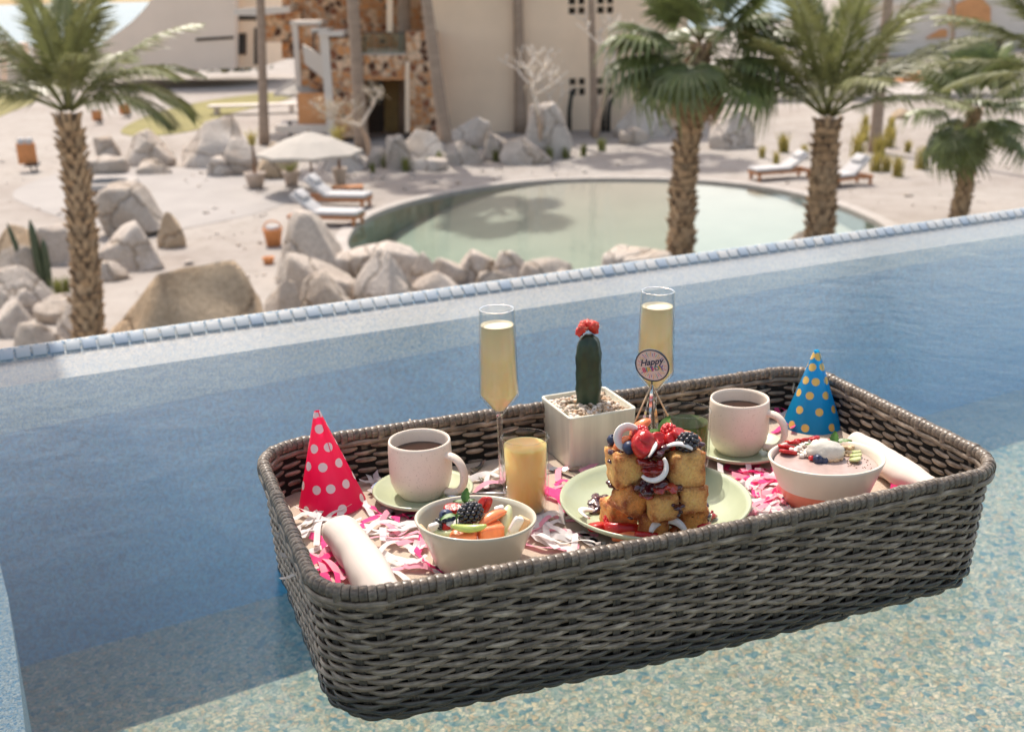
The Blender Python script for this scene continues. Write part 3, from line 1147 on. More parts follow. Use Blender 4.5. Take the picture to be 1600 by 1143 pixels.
for k, (x0, y0, x1, y1, lab) in enumerate(((496, 394, 566, 440, "low cream boulder behind the grey arched boulder"), (586, 432, 652, 492, "pale boulder low at the pool edge below the smooth white one"),
        (674, 402, 734, 444, "pale boulder between the flat block boulder and the smooth white one"), (742, 420, 806, 462, "low boulder at the pool edge below the flat block boulder"),
        (846, 420, 910, 452, "low flat white boulder at the pool edge right of the left champagne glass"), (404, 440, 476, 508, "pale boulder at the pool edge, left end of the near rock row"),
        (-20, 470, 56, 528, "dark flat rock at the left border above the pool edge"), (8, 502, 96, 560, "grey rock touching the pool edge at far left"),
        (84, 476, 140, 536, "grey rock beside the foot of the left palm"), (590, 384, 640, 420, "small boulder behind the smooth white boulder"))):
    rock(x0, y0, x1, y1, lab, k * 2 + (k % 3), k * 1.1, .8)

# ------------------------------------------------------------------ palms
PALMG = pm("palm_leaf_green", (.175, .185, .070), .42, .40, 3, 0, trans=.28, spec=.6, obvar=.25)
FANG = pm("fan_leaf_green", (.135, .165, .058), .40, .40, 4, 0, trans=.28, spec=.6, obvar=.25)
RACH = pm("palm_leaf_stalk", (.16, .16, .055), .5, .25, 10)
BOOT = pm("palm_leaf_boot", (.40, .275, .165), .85, .4, 7, .4, 30, .01, obvar=.1)
BARK = pm("palm_bark", (.22, .145, .09), .9, .3, 5, .5, 14, .02, stretch=(1, 1, 3.5))
BARKP = pm("smooth_palm_bark", (.33, .245, .185), .9, .16, 1.6, .3, 10, .02, stretch=(1, 1, 3))


def pinnate(length, droop, n=42, leaf=.55, seed=0, hang=.45, wleaf=.021):
    """Feather frond along +X, rising then arching by droop (radians); returns (rachis geometry, leaflet geometry)."""
    r = random.Random(seed)
    P = []
    ang, p = 0.0, Vector((0, 0, 0))
    N = 18
    for i in range(N + 1):
        P.append(p.copy())
        ang = -droop * (i / N) ** 1.35
        p = p + Vector((math.cos(ang), 0, math.sin(ang))) * (length / N)
    rach = tube(P, np.linspace(.024, .005, N + 1) * (length / 2.5) ** .5, 5)
    V, F = [], []
    for i in range(n):
        t = .16 + .84 * (i + .5) / n
        k = t * N
        j = min(N - 1, int(k))
        q = P[j].lerp(P[j + 1], k - j)
        tg = (P[j + 1] - P[j]).normalized()
        ll = leaf * (math.sin(math.pi * min(1, .12 + t * .92)) ** .6 + .12) * r.uniform(.85, 1.1)
        for sgn in (-1, 1):
            fwd = .65 + .5 * t
            d = (tg * fwd + Vector((0, sgn, 0)) * (1.1 - .4 * t) + Vector((0, 0, 1)) * r.uniform(.1, .4)).normalized()
            sag = Vector((0, 0, -1)) * ll * hang * r.uniform(.6, 1.3)
            a = q
            m = q + d * ll * .5 + sag * .22
            e = q + d * ll * .93 + sag
            sd = d.cross(Vector((0, 0, 1)))
            sd = sd.normalized() * wleaf if sd.length > 1e-4 else Vector((0, wleaf, 0))
            up = sd.cross(d).normalized() * wleaf * .5
            b = len(V)
            V += [a - sd * .4, a + sd * .4, m + sd + up, m - sd + up, e]
            F += [(b, b + 1, b + 2, b + 3), (b + 3, b + 2, b + 4)]
    return rach, (np.array([tuple(v) for v in V]), F)


def fan(pet, blade, seed=0, hang=.5, n=30):
    """Fan leaf along +X: petiole then a folded disc of blade segments with hanging tips."""
    r = random.Random(seed)
    P = [Vector((pet * t, 0, -.10 * pet * t * t)) for t in np.linspace(0, 1, 7)]
    rach = tube(P, np.linspace(.022, .010, 7), 5)
    c = P[-1]
    V, F = [], []
    span = R(150)
    for i in range(n):
        a0 = -span + 2 * span * i / n
        am = a0 + span / n
        L = blade * (.72 + .28 * math.cos(am * .62)) * r.uniform(.92, 1.05)
        d = Vector((math.cos(am), math.sin(am), 0))
        w = L * .62 * math.tan(span / n) * 1.05
        sd = Vector((-d.y, d.x, 0)) * w
        sg = hang * r.uniform(.6, 1.3)
        m1 = c + d * L * .38 + Vector((0, 0, .03))
        m2 = c + d * L * .66 + Vector((0, 0, -.10 * sg * L))
        e = c + d * L * .86 + Vector((0, 0, -.55 * sg * L))
        up = Vector((0, 0, w * .45))
        b = len(V)
        V += [c, m1 - sd, m1 + up, m1 + sd, m2 - sd * .8, m2 + up, m2 + sd * .8, e]
        F += [(b, b + 1, b + 2), (b, b + 2, b + 3), (b + 1, b + 4, b + 5, b + 2), (b + 2, b + 5, b + 6, b + 3), (b + 4, b + 7, b + 5), (b + 5, b + 7, b + 6)]
    return rach, (np.array([tuple(v) for v in V]), F)


def set_mesh(kind, args_list, mat):
    out = []
    for a in args_list:
        rg, lg = kind(*a[0], **a[1])
        out.append((mesh_of("stalk", rg, RACH), mesh_of("frond", lg, mat, smooth=False)))
    return out


FEATHER = set_mesh(pinnate, [((2.5, d), dict(seed=i, hang=h)) for i, (d, h) in enumerate([(.35, .35), (.8, .5), (1.25, .6), (1.7, .75), (.6, .45), (1.45, .7)])], PALMG)
FANS_DRY = set_mesh(fan, [((1.0, .95), dict(seed=40 + i, hang=h)) for i, h in enumerate([1.1, 1.5])], pm("dry_fan_leaf", (.34, .22, .12), .7, .3, 4, trans=.2))
FANS = set_mesh(fan, [((1.0, 1.05), dict(seed=i, hang=h)) for i, h in enumerate([.15, .35, .6, .9, 1.2])], FANG)


def trunk_geo(base, top, r0, r1, boots, seed=0, bend=.0, bsize=1.0):
    """Tapered palm trunk; boots are the cut leaf bases ringed round it."""
    base, top = Vector(base), Vector(top)
    n = 24
    r = random.Random(seed)
    side = Vector((1, 0, 0))
    P = [base.lerp(top, i / n) + side * (bend * math.sin(math.pi * i / n)) for i in range(n + 1)]
    rad = [r0 + (r1 - r0) * (i / n) + (.25 * r0 * max(0, 1 - i / 3)) * (0 if boots else 1) for i in range(n + 1)]
    g = tube(P, np.array(rad) * (.86 if boots else 1) * np.array([1 + .05 * r.uniform(-1, 1) for _ in rad]), 14)
    bt = None
    if boots:
        L = (top - base).length
        rows = int(L / (.15 * bsize))
        parts = []
        for j in range(rows):
            t = (j + .5) / rows
            c = base.lerp(top, t) + side * (bend * math.sin(math.pi * t))
            rr = (r0 + (r1 - r0) * t) * .84
            per = 9
            for k in range(per):
                a = 2 * math.pi * (k + .5 * (j % 2)) / per + r.uniform(-.12, .12)
                o = Vector((math.cos(a), math.sin(a), 0))
                tn = Vector((-math.sin(a), math.cos(a), 0))
                w, h, out = .085 * bsize * r.uniform(.6, 1.35) * rr / .2, .20 * bsize * r.uniform(.6, 1.35), .085 * bsize * r.uniform(.4, 1.9)
                p = c + o * rr * .92
                v = [p - tn * w - Vector((0, 0, h * .5)), p + tn * w - Vector((0, 0, h * .5)), p + tn * w * .75 + o * out + Vector((0, 0, h * .5)),
                     p - tn * w * .75 + o * out + Vector((0, 0, h * .5)), p + o * .04 - Vector((0, 0, h * .35)), p + o * out * .4 + Vector((0, 0, h * .42))]
                parts.append((np.array([tuple(q) for q in v]), [(0, 1, 4), (1, 2, 4), (2, 3, 4), (3, 0, 4), (2, 5, 3), (1, 5, 2), (3, 5, 0)]))
        bt = join(parts)
    return g, bt


def palm(name, label, base, top, r0, r1, crown, meshes, boots, size, group=None, seed=0, bend=0.0, bark=None, bsize=1.0):
    """crown: list of (azimuth deg, elevation deg, mesh index, length factor)."""
    root = thing(name, label, "palm tree", base, 0, group)
    loc = Vector(top) - Vector(base)
    tg_, bt = trunk_geo((0, 0, 0), loc, r0, r1, boots, seed, bend, bsize)
    tr = obj("trunk", tg_, bark or BARK, root)
    if bt:
        obj("leaf_bases", bt, BOOT, tr, smooth=False)
    for az, el, mi, lf in crown:
        st, fr_ = meshes[mi]
        M = T(*loc) @ RZ(R(az)) @ RY(-R(el)) @ T(r1 * .5, 0, 0) @ SC(*(size * lf,) * 3)
        f_ = obj("frond", fr_, None, root, M=M)
        s_ = obj("stalk", st, None, f_)
    return root


def crown_of(n, e0, e1, pick, seed=0, l0=.85, l1=1.1, az0=0):
    r = random.Random(seed)
    out = []
    for i in range(n):
        t = (i + .5) / n
        el = e1 + (e0 - e1) * t
        out.append((az0 + i * 137.5 + r.uniform(-14, 14), el + r.uniform(-6, 6), pick(t), r.uniform(l0, l1)))
    return out


# left feather palm by the pool edge
b = G(140, 600)
t_ = A(106, 178, b.y)
c = crown_of(15, 30, 84, lambda t: 4 if t < .25 else (1 if t < .6 else 2), 3)
c += [(-8, 34, 3, .95), (-24, 26, 5, .92), (12, 40, 2, .95), (176, 40, 3, .9), (196, 30, 5, .95), (158, 52, 2, 1.0), (88, 78, 0, .85), (70, 62, 1, .8)]
palm("feather_palm", "feather palm at the left with arching fronds, behind the pool edge", b, t_, .27, .17, c, FEATHER, True, .92, seed=2, bsize=.8, bend=.08)
# centre fan palm
b = G(1062, 428)
t_ = A(1096, 70, b.y)
c = crown_of(20, -38, 78, lambda t: 0 if t < .25 else (1 if t < .45 else (2 if t < .7 else 3)), 5, .85, 1.1)
c += [(186, -6, 4, 1.0), (205, -30, 4, .9), (236, -28, 4, .9), (-12, -10, 4, 1.0), (-35, -25, 4, .95), (168, 8, 3, 1.0), (8, 12, 3, 1.05)]
palm("fan_palm", "large fan palm with a shaggy brown trunk rising beside the garden pool", b, t_, .30, .22, c, FANS, True, 1.12, seed=3, bend=-.1)
k_ = bpy.data.objects['fan_palm']
for az, el, lf in ((200, -58, .9), (250, -64, .8), (300, -66, .85), (340, -60, .8), (120, -62, .8), (20, -62, .75)):
    st, fr_ = FANS_DRY[int(az) % 2]
    M = T(*(t_ - b)) @ RZ(R(az)) @ RY(-R(el)) @ T(.1, 0, -.1) @ SC(lf, lf, lf)
    f_ = obj("dry_frond", fr_, None, k_, M=M)
    obj("stalk", st, None, f_)
# right feather palm
b = G(1277, 432)
t_ = A(1293, 186, b.y)
c = crown_of(20, 24, 84, lambda t: 0 if t < .4 else (4 if t < .65 else 1), 8, .95, 1.15)
c += [(20, 33, 1, 1.15), (-10, 40, 4, 1.1), (175, 38, 1, 1.0), (195, 52, 4, 1.05)]
palm("feather_palm", "feather palm with a thick shaggy trunk and upright fronds, right of the garden pool", b, t_, .31, .25, c, FEATHER, True, 1.22, seed=4, bsize=1.1)
# right fan palm
b = G(1496, 350)
t_ = A(1522, 168, b.y)
c = crown_of(15, -42, 74, lambda t: 0 if t < .3 else (2 if t < .6 else 3), 9, .9, 1.1)
c += [(215, -45, 4, 1.0), (240, -60, 4, .9), (-30, -35, 3, 1.0), (80, 80, 0, .95), (100, 66, 0, .9)]
palm("fan_palm", "smaller fan palm with a speckled trunk at the right border of the garden", b, t_, .23, .17, c, FANS, True, .98, seed=5, bsize=.8, bend=.05)
# palm at the right border, its trunk out of the picture
b = G(1668, 400)
t_ = A(1682, 130, b.y)
c = crown_of(16, 5, 80, lambda t: 4 if t < .5 else 1, 12, .95, 1.1)
c += [(176, 58, 1, 1.1), (184, 40, 1, 1.1), (170, 22, 1, 1.1), (200, 66, 4, 1.2)]
palm("feather_palm", "dark feather palm reaching in from the right border", b, t_, .3, .24, c, FEATHER, True, 1.25, seed=6)

# tall bare trunks whose crowns are above the picture
TALL = [((303, 114), (286, 0), 10, 13, "slim bare palm trunk in front of the curved building", 60),
        ((413, 226), (407, 0), 15, 12, "pale bare palm trunk left of the stone house", None),
        ((566, 238), (551, 0), 20, 16, "thick bare palm trunk before the left stone pillar", None),
        ((636, 207), (631, 0), 22, 20, "thick greyish palm trunk before the right stone pillar", None),
        ((700, 251), (666, 0), 20, 13, "leaning palm trunk in front of the plain building", None),
        ((814, 208), (809, 0), 17, 10, "thin dark palm trunk against the plain building", None),
        ((929, 212), (924, 0), 11, 9, "thin palm trunk beside the small windows of the plain building", None),
        ((1366, 238), (1388, 0), 17, 13, "tall palm trunk among the grass tufts at the right", None),
        ((1488, 120), (1489, 0), 8, 7, "far slim palm trunk in front of the villa", None)]
for i, (bp, tp, w0, w1, lab, yo) in enumerate(TALL):
    b = G(*bp)
    s_ = pxm(b)
    a0 = A(tp[0], tp[1], b.y)
    H = 15.5 + (i * 1.7) % 3
    d_ = (a0 - b)
    top = b + d_ * (H / d_.z)
    palm("tall_palm", lab, b, top, w0 / s_ / 2, w1 / s_ / 2 * .8, crown_of(15, -35, 70, lambda t: 0 if t < .4 else (1 if t < .7 else 2), 20 + i, .9, 1.15),
         FANS, False, 1.15, "tall bare palm trunks round the garden", seed=30 + i, bark=BARKP)

# ------------------------------------------------------------------ bare frangipani trees, cacti, tufts
FRANG = pm("frangipani_bark", (.50, .36, .26), .85, .15, 5, .3, 30, .01)
TWIG = pm("pale_twig", (.74, .64, .54), .85, .15, 5)


def branch_tree(seed, h, spread, levels, r0, first=.45, kids=(2, 3)):
    r = random.Random(seed)
    limbs = []

    def grow(p, d, L, rad, lv):
        n = 4
        P = [p]
        for i in range(n):
            d = (d + Vector((r.uniform(-.22, .22), r.uniform(-.22, .22), r.uniform(-.1, .16)))).normalized()
            P.append(P[-1] + d * L / n)
        limbs.append((lv, tube(P, np.linspace(rad, rad * .74, n + 1), 6)))
        if lv < levels:
            a0 = r.uniform(0, 6.28)
            k = r.randint(*kids)
            for q in range(k):
                a = a0 + 6.28 * q / k + r.uniform(-.4, .4)
                o = Vector((math.cos(a), math.sin(a), 0)) * spread + Vector((0, 0, r.uniform(.25, .75)))
                grow(P[-1], (d * .5 + o).normalized(), L * r.uniform(.6, .8), rad * .68, lv + 1)

    grow(Vector((0, 0, 0)), Vector((r.uniform(-.1, .1), r.uniform(-.1, .1), 1)).normalized(), h * first, r0, 0)
    return [g for lv, g in limbs if lv == 0], [g for lv, g in limbs if lv > 0]


def frangipani(px, py, h_px, label, seed, spread=.9, levels=4, r_px=4.4, leaf=0):
    p = G(px, py)
    s_ = pxm(p)
    root = thing("frangipani_tree", label, "tree", p, 0, "bare frangipani trees")
    tr, br = branch_tree(seed, h_px / s_, spread, levels, r_px / s_)
    obj("trunk", join(tr), FRANG, root)
    obj("branches", join(br), TWIG, root)
    if leaf:
        r = random.Random(seed)
        tips = [g[0].mean(0) for g in br[len(br) // 3:]]
        lf = []
        for _ in range(leaf):
            q = tips[r.randrange(len(tips))] + np.array([r.gauss(0, .16), r.gauss(0, .16), r.gauss(0, .16)])
            a, e = r.uniform(0, 6.28), r.uniform(-1, 1)
            d = np.array([math.cos(a), math.sin(a), e])
            sdv = np.array([-math.sin(a), math.cos(a), 0]) * .03
            lf.append((np.array([q - sdv, q + sdv, q + d * .16]), [(0, 1, 2)]))
        obj("crown", join(lf), pm("dry_leaf", (.50, .42, .30), .8, .25, 3, trans=.2), root, smooth=False)
    return root


frangipani(849, 247, 150, "bare frangipani with pale crooked branches before the tall white rock", 4, 1.0, 4, 4.6, 60)
frangipani(930, 216, 170, "bare frangipani with a forked trunk before the small windows", 11, .8, 4, 5.0, 40)
frangipani(577, 244, 120, "frangipani with a dry bushy crown in front of the stone house", 7, 1.1, 4, 4.4, 620)
frangipani(866, 214, 90, "small bare frangipani right of the tall white rock", 15, .9, 3, 2.4)

CACT = pm("cactus_green", (.055, .075, .035), .5, .25, 12, .2, 60)


def ribbed(P, rad, ribs=8, dep=.22):
    n = ribs * 4
    tg, N, B = frames([tuple(p) for p in P])
    a = np.linspace(0, 2 * np.pi, n, endpoint=False)
    k = 1 - dep * (.5 - .5 * np.cos(a * ribs))
    V = (np.array([tuple(p) for p in P])[:, None] + (np.asarray(rad)[:, None] * k[None])[..., None] * (np.cos(a)[None, :, None] * N[:, None] + np.sin(a)[None, :, None] * B[:, None])).reshape(-1, 3)
    F = []
    m = len(P)
    for i in range(m - 1):
        for j in range(n):
            F.append((i * n + j, i * n + (j + 1) % n, (i + 1) * n + (j + 1) % n, (i + 1) * n + j))
    F.append(tuple((m - 1) * n + j for j in range(n)))
    return V, F


cp_ = G(68, 446)
s_ = pxm(cp_)
ca = thing("columnar_cactus", "dark green columnar cactus with three stems beside the left palm", "cactus", cp_)
for dx, lean, hh, rr in ((0, -.10, 104, 7), (-.26, -.42, 100, 4.5), (.13, .02, 74, 6)):
    H = hh / s_
    P = [(dx + lean * H * t * .55, 0, H * t) for t in np.linspace(0, 1, 9)]
    obj("stem", ribbed(P, np.array([.8, .95, 1, 1, 1, .98, .9, .7, .15]) * rr / s_), CACT, ca)

GRASS = pm("grass_blade", (.42, .35, .10), .7, .3, 6, trans=.3)
GRASSD = pm("green_grass_blade", (.20, .21, .06), .7, .3, 6, trans=.3)


def tuft_geo(seed, n=90, lean=.5):
    r = random.Random(seed)
    V, F = [], []
    for _ in range(n):
        a, l = r.uniform(0, 6.28), r.uniform(.55, 1)
        o = Vector((r.gauss(0, .12), r.gauss(0, .12), 0))
        d = Vector((math.cos(a), math.sin(a), 0)) * r.uniform(.05, lean)
        sd = Vector((-math.sin(a), math.cos(a), 0)) * .03
        b = len(V)
        V += [o - sd, o + sd, o + d * .5 * l + Vector((0, 0, .6 * l)) + sd * .8, o + d * .5 * l + Vector((0, 0, .6 * l)) - sd * .8, o + d * l * 1.2 + Vector((0, 0, l * .98))]
        F += [(b, b + 1, b + 2, b + 3), (b + 3, b + 2, b + 4)]
    return np.array([tuple(v) for v in V]), F


tuft_y = [mesh_of("grass_tuft", tuft_geo(k), GRASS, False) for k in range(3)]
tuft_g = [mesh_of("grass_tuft", tuft_geo(k + 9, 80, .6), GRASSD, False) for k in range(3)]
TUFTS = [("yellow grass tuft on the right sand", "grass tufts on the right sand", tuft_y,
          [(1190, 247, 22), (1224, 238, 34), (1212, 256, 22), (1256, 248, 26), (1340, 246, 46), (1350, 220, 30), (1388, 230, 38), (1374, 246, 40), (1368, 268, 34), (1403, 276, 36), (1418, 238, 22), (1352, 200, 24), (1392, 205, 26), (1440, 264, 40), (1474, 264, 36), (1384, 268, 30), (1480, 238, 24)]),
         ("low green tuft along the far pool side", "grass tufts along the far pool side", tuft_g,
          [(604, 262, 26), (634, 268, 26), (668, 266, 24), (686, 258, 26), (720, 256, 20), (738, 252, 26), (776, 252, 26), (818, 252, 34), (858, 250, 24), (884, 248, 22), (912, 244, 22), (940, 236, 24), (582, 270, 18), (802, 246, 20), (92, 462, 34), (104, 456, 28), (370, 112, 18), (352, 114, 20), (386, 110, 18)])]
for lab, grp, ms, spots in TUFTS:
    for i, (x, y, h) in enumerate(spots):
        p = G(x, y)
        k = h / pxm(p) * 1.05
        o = bpy.data.objects.new("grass_tuft", ms[i % 3])
        COL.objects.link(o)
        o.matrix_world = T(*p) @ RZ(i * 1.7) @ SC(k * .75, k * .75, k)
        ordn = ("first", "second", "third", "fourth", "fifth", "sixth", "seventh", "eighth", "ninth", "tenth", "eleventh", "twelfth", "thirteenth", "fourteenth", "fifteenth", "sixteenth", "seventeenth")
        main = sorted(q[0] for q in spots if 120 < q[1] < 440)
        if y > 440:
            l2, g2 = "green grass tuft at the foot of the columnar cactus, %s" % ("the left of two" if x < 98 else "the right of two"), "grass tufts by the cactus"
        elif y < 120:
            l2, g2 = "green plant at the foot of the curved building, %s of three" % {352: "left", 370: "middle", 386: "right"}[x], "plants by the curved building"
        else:
            l2, g2 = "%s, %s from the left" % (lab, ordn[main.index(x)]), grp
        tag(o, l2, "grass tuft", g2)

# tangled dry bush in front of the big brown boulder
p = G(232, 640)
r = random.Random(5)
parts = []
for _ in range(700):
    a, e = r.uniform(0, 6.28), r.uniform(.1, 1.3)
    rad = r.uniform(.15, 1) ** .6
    q = Vector((math.cos(a) * .85 * rad, math.sin(a) * .5 * rad, (.2 + .75 * math.sqrt(max(0, 1 - rad * rad)) * r.uniform(.5, 1)) * (1.15 + .35 * math.cos(a))))
    d = Vector((r.uniform(-1, 1), r.uniform(-1, 1), r.uniform(-.6, 1))).normalized() * r.uniform(.1, .2)
    sd = d.cross(Vector((.3, .2, 1))).normalized() * .035
    parts.append((np.array([tuple(q - sd), tuple(q + sd), tuple(q + d)]), [(0, 1, 2)]))
for _ in range(24):
    a = r.uniform(0, 6.28)
    e = Vector((math.cos(a) * .7, math.sin(a) * .4, r.uniform(.6, 1.2)))
    parts.append(tube([Vector((0, 0, 0)), e * .5 + Vector((0, 0, .1)), e], [.02, .014, .006], 5))
bush = obj("dry_bush", xf(join(parts), SC(1, 1, .85)), pm("dark_dry_leaf", (.045, .030, .02), .8, .6, 5, trans=.1), smooth=False, M=T(*p), cat="bush", label="dark dried bush in front of the big brown boulder")
hp = G(366, 113)
hb = []
for _ in range(500):
    q = np.array([r.gauss(0, 1.3), r.gauss(0, .5), abs(r.gauss(0, .55))])
    a = r.uniform(0, 6.28)
    d = np.array([math.cos(a) * .25, math.sin(a) * .25, r.uniform(.0, .3)])
    sd = np.array([-math.sin(a), math.cos(a), 0]) * .09
    hb.append((np.array([q - sd, q + sd, q + d]), [(0, 1, 2)]))
obj("dark_shrub", join(hb), pm("dark_shrub_leaf", (.03, .05, .03), .7, .4, 3), smooth=False, M=T(*hp), cat="shrub", label="dark shrub at the foot of the curved building")
# drooping dark aloes against the plain building
for i, (x, h) in enumerate(((942, 62), (950, 58), (889, 66))):
    p = G(x, 206)
    s_ = pxm(p)
    H = h / s_
    P = [(0, 0, 0), (.02, 0, H * .5), (.10, 0, H * .8), (.35, 0, H)]
    obj("aloe_stem", tube(P, [.11, .10, .09, .03], 7), pm("dark_aloe", (.03, .03, .025), .6), M=T(*p), cat="plant", group="dark aloe stems by the plain building",
        label="dark curved aloe stem standing against the plain building")

# ------------------------------------------------------------------ garden furniture
CUSH = pm("white_canvas", (.50, .485, .48), .85, .05, 4, .2, 60)
TEAK = pm("orange_teak", (.42, .17, .06), .55, .25, 8, .2, 40, stretch=(1, 6, 6))
CANVAS = pm("cream_canvas", (.50, .46, .41), .8, .05, 2, trans=.2)
TERRA = pm("terracotta", (.58, .24, .09), .8, .15, 5)
CLAYP = pm("pale_clay_pot", (.52, .42, .35), .85, .12, 4)


def parasol(px, py_base, px_top, py_top, w_px, drop_px, label, ry=.2):
    b = G(px, py_base)
    s_ = pxm(b)
    top = A(px_top, py_top, b.y)
    root = thing("parasol", label, "parasol", b, ry)
    h = top.z - b.z
    rad = w_px / 2 / s_
    dr = drop_px / s_
    V = [(0, 0, h)]
    n = 8
    F = []
    for ring, (k, dz_) in enumerate(((.5, .42), (1.0, 1.0), (1.0, 1.14))):
        for i in range(n * 2):
            a = math.pi * i / n
            kk = k * (1 if i % 2 == 0 else .945)
            V.append((rad * kk * math.cos(a), rad * kk * math.sin(a), h - dr * dz_ - (0 if i % 2 == 0 else -.03)))
    m = 2 * n
    F += [(0, 1 + i, 1 + (i + 1) % m) for i in range(m)]
    for q in range(2):
        F += [(1 + q * m + i, 1 + (q + 1) * m + i, 1 + (q + 1) * m + (i + 1) % m, 1 + q * m + (i + 1) % m) for i in range(m)]
    obj("canopy", (np.array(V), F), CANVAS, root, smooth=False)
    obj("pole", tube([(0, 0, 0), (0, 0, h + .05)], .035, 8), BROWN, root)
    for i in range(n):
        a = 2 * math.pi * i / n
        obj("rib", tube([(0.03 * math.cos(a), .03 * math.sin(a), h - .08), (rad * .97 * math.cos(a), rad * .97 * math.sin(a), h - dr - .04)], .014, 5), BROWN, root)
    obj("base", lathe([(.0, .0), (.32, 0), (.32, .07), (.06, .12), (0, .12)], 20), CLAYP, root)
    return root


parasol(489, 300, 488, 205, 164, 32, "cream octagonal parasol standing by the left sun loungers")
parasol(478, 212, 478, 117, 92, 26, "second cream parasol beside the orange wall of the stone house", .5)


def lounger(p, rz, k, label, grp, back=R(38)):
    """Sun lounger: foot at +X, slatted timber base, cushion and raised back."""
    root = thing("sun_lounger", label, "sun lounger", p, rz, grp)
    root.scale = (k, k, k)
    L, W = 2.0, .72
    obj("frame", join([box(0, -W / 2, .22, L, -W / 2 + .06, .31), box(0, W / 2 - .06, .22, L, W / 2, .31), box(L - .06, -W / 2 + .06, .22, L, W / 2 - .06, .31), box(0, -W / 2 + .06, .22, .06, W / 2 - .06, .31)]), TEAK, root, smooth=False)
    lg = mesh_of("leg", box(-.04, -.04, 0, .04, .04, .22), TEAK, False)
    for x in (.08, L - .1):
        for y in (-W / 2 + .05, W / 2 - .05):
            obj("leg", lg, None, root, M=T(x, y, 0))
    sl = mesh_of("slat", box(-.04, -W / 2 + .06, .285, .04, W / 2 - .06, .308), TEAK, False)
    for i in range(9):
        obj("slat", sl, None, root, M=T(.85 + i * .125, 0, 0))
    obj("cushion", xf(rbox(L - .72, W - .02, .12, .045), T(.72 + (L - .72) / 2, 0, .372)), CUSH, root)
    obj("backrest", xf(rbox(.80, W - .02, .12, .045), T(.74, 0, .36) @ RY(back) @ T(-.40, 0, .02)), CUSH, root)
    obj("towel", xf(rbox(.34, W - .2, .10, .045), T(.74, 0, .36) @ RY(back) @ T(-.62, 0, .12)), CUSH, root)
    return root


g_ = "sun loungers round the garden pool"
pl = G(492, 338)
lounger(G(478, 322), R(-14), 1.0, "white sun lounger on a slatted orange base, at the left end of the garden pool", g_)
lounger(G(458, 350), R(-14), 1.0, "white sun lounger half hidden behind the tall grey boulder", g_)
lounger(G(1258, 276), R(196), .95, "white sun lounger left of the feathery right palm's trunk", g_, R(32))
lounger(G(1352, 286), R(205), .95, "white sun lounger right of the feathery right palm's trunk", g_, R(40))


def crate_table(px, py, k, label, grp=None, w=.5, h=.4):
    root = thing("side_table", label, "side table", G(px, py), .1, grp)
    obj("top", xf(rbox(w, w, .06, .015, 1), T(0, 0, h)), TEAK, root)
    for sx in (-1, 1):
        for sy in (-1, 1):
            obj("leg", box(sx * (w / 2 - .06) - .03, sy * (w / 2 - .06) - .03, 0, sx * (w / 2 - .06) + .03, sy * (w / 2 - .06) + .03, h - .03), BROWN, root, smooth=False)
    return root


crate_table(533, 312, 1, "small brown side table behind the left lounger, left of a pair", "pair of side tables behind the left lounger")
crate_table(556, 312, 1, "small brown side table behind the left lounger, right of a pair", "pair of side tables behind the left lounger")
crate_table(1300, 290, 1, "low white topped side table between the right sun loungers", None, .45, .3)


def pot(px, py, w_px, h_px, label, plant=None, seed=0, mat=None):
    p = G(px, py)
    s_ = pxm(p)
    w, h = w_px / s_ / 2, h_px / s_ / math.cos(math.atan2(CAM_Z - ZG, p.y))
    root = thing("potted_plant", label, "potted plant", p)
    obj("pot", lathe([(0, 0), (w * .62, 0), (w * .9, h * .75), (w, h * .86), (w, h), (w * .86, h), (w * .84, h * .88), (0, h * .86)], 22), mat or CLAYP, root)
    if plant == 'stick':
        obj("stem", tube([(0, 0, h * .8), (.02, 0, h + 1.1)], [.05, .035], 6), BROWN, root)
        obj("crown", xf(tuft_geo(seed, 50, 1.0), T(0, 0, h + .9) @ SC(.5, .5, .6)), GRASS, root, smooth=False)
    else:
        obj("leaves", xf(tuft_geo(seed, 60, 1.2), T(0, 0, h * .8) @ SC(.5, .5, .45)), GRASSD, root, smooth=False)
    return root


pot(400, 294, 34, 24, "pale clay pot with a bare stick of a tree, left of the front parasol", 'stick', 1)
pot(456, 291, 28, 24, "pale clay pot under the front parasol", None, 2)
pot(532, 289, 24, 26, "tall pale clay pot right of the front parasol", 'stick', 3)


def towel_stand(px, py, w_px, h_px, label, towels=2):
    p = G(px, py)
    s_ = pxm(p)
    w, h = w_px / s_, h_px / s_
    root = thing("towel_stand", label, "towel stand", p, .15)
    obj("panel", xf(rbox(w, .12, h * .58, .02, 1), T(0, 0, h * .5)), TERRA, root)
    obj("shelf", box(-w * .1, -.45, h * .18, w * .62, .2, h * .18 + .05), BLACKM, root, smooth=False)
    obj("leg", tube([(w * .1, -.1, h * .18), (w * .18, -.1, .04), (w * .5, -.3, .03), (w * .55, -.4, h * .18)], .03, 6), BLACKM, root)
    for k in range(towels):
        obj("towel", xf(rbox(w * .34, .3, h * .16, .05), T(-w * .2 + k * w * .42, 0, h * .84)), CUSH, root)
    return root


towel_stand(46, 268, 28, 56, "orange towel stand with two white rolled towels on the sand at far left")
towel_stand(153, 194, 15, 26, "small orange stand beside the left palm's crown", 1)
towel_stand(196, 184, 16, 26, "far orange stand right of the left palm's crown, beyond the lawn", 1)
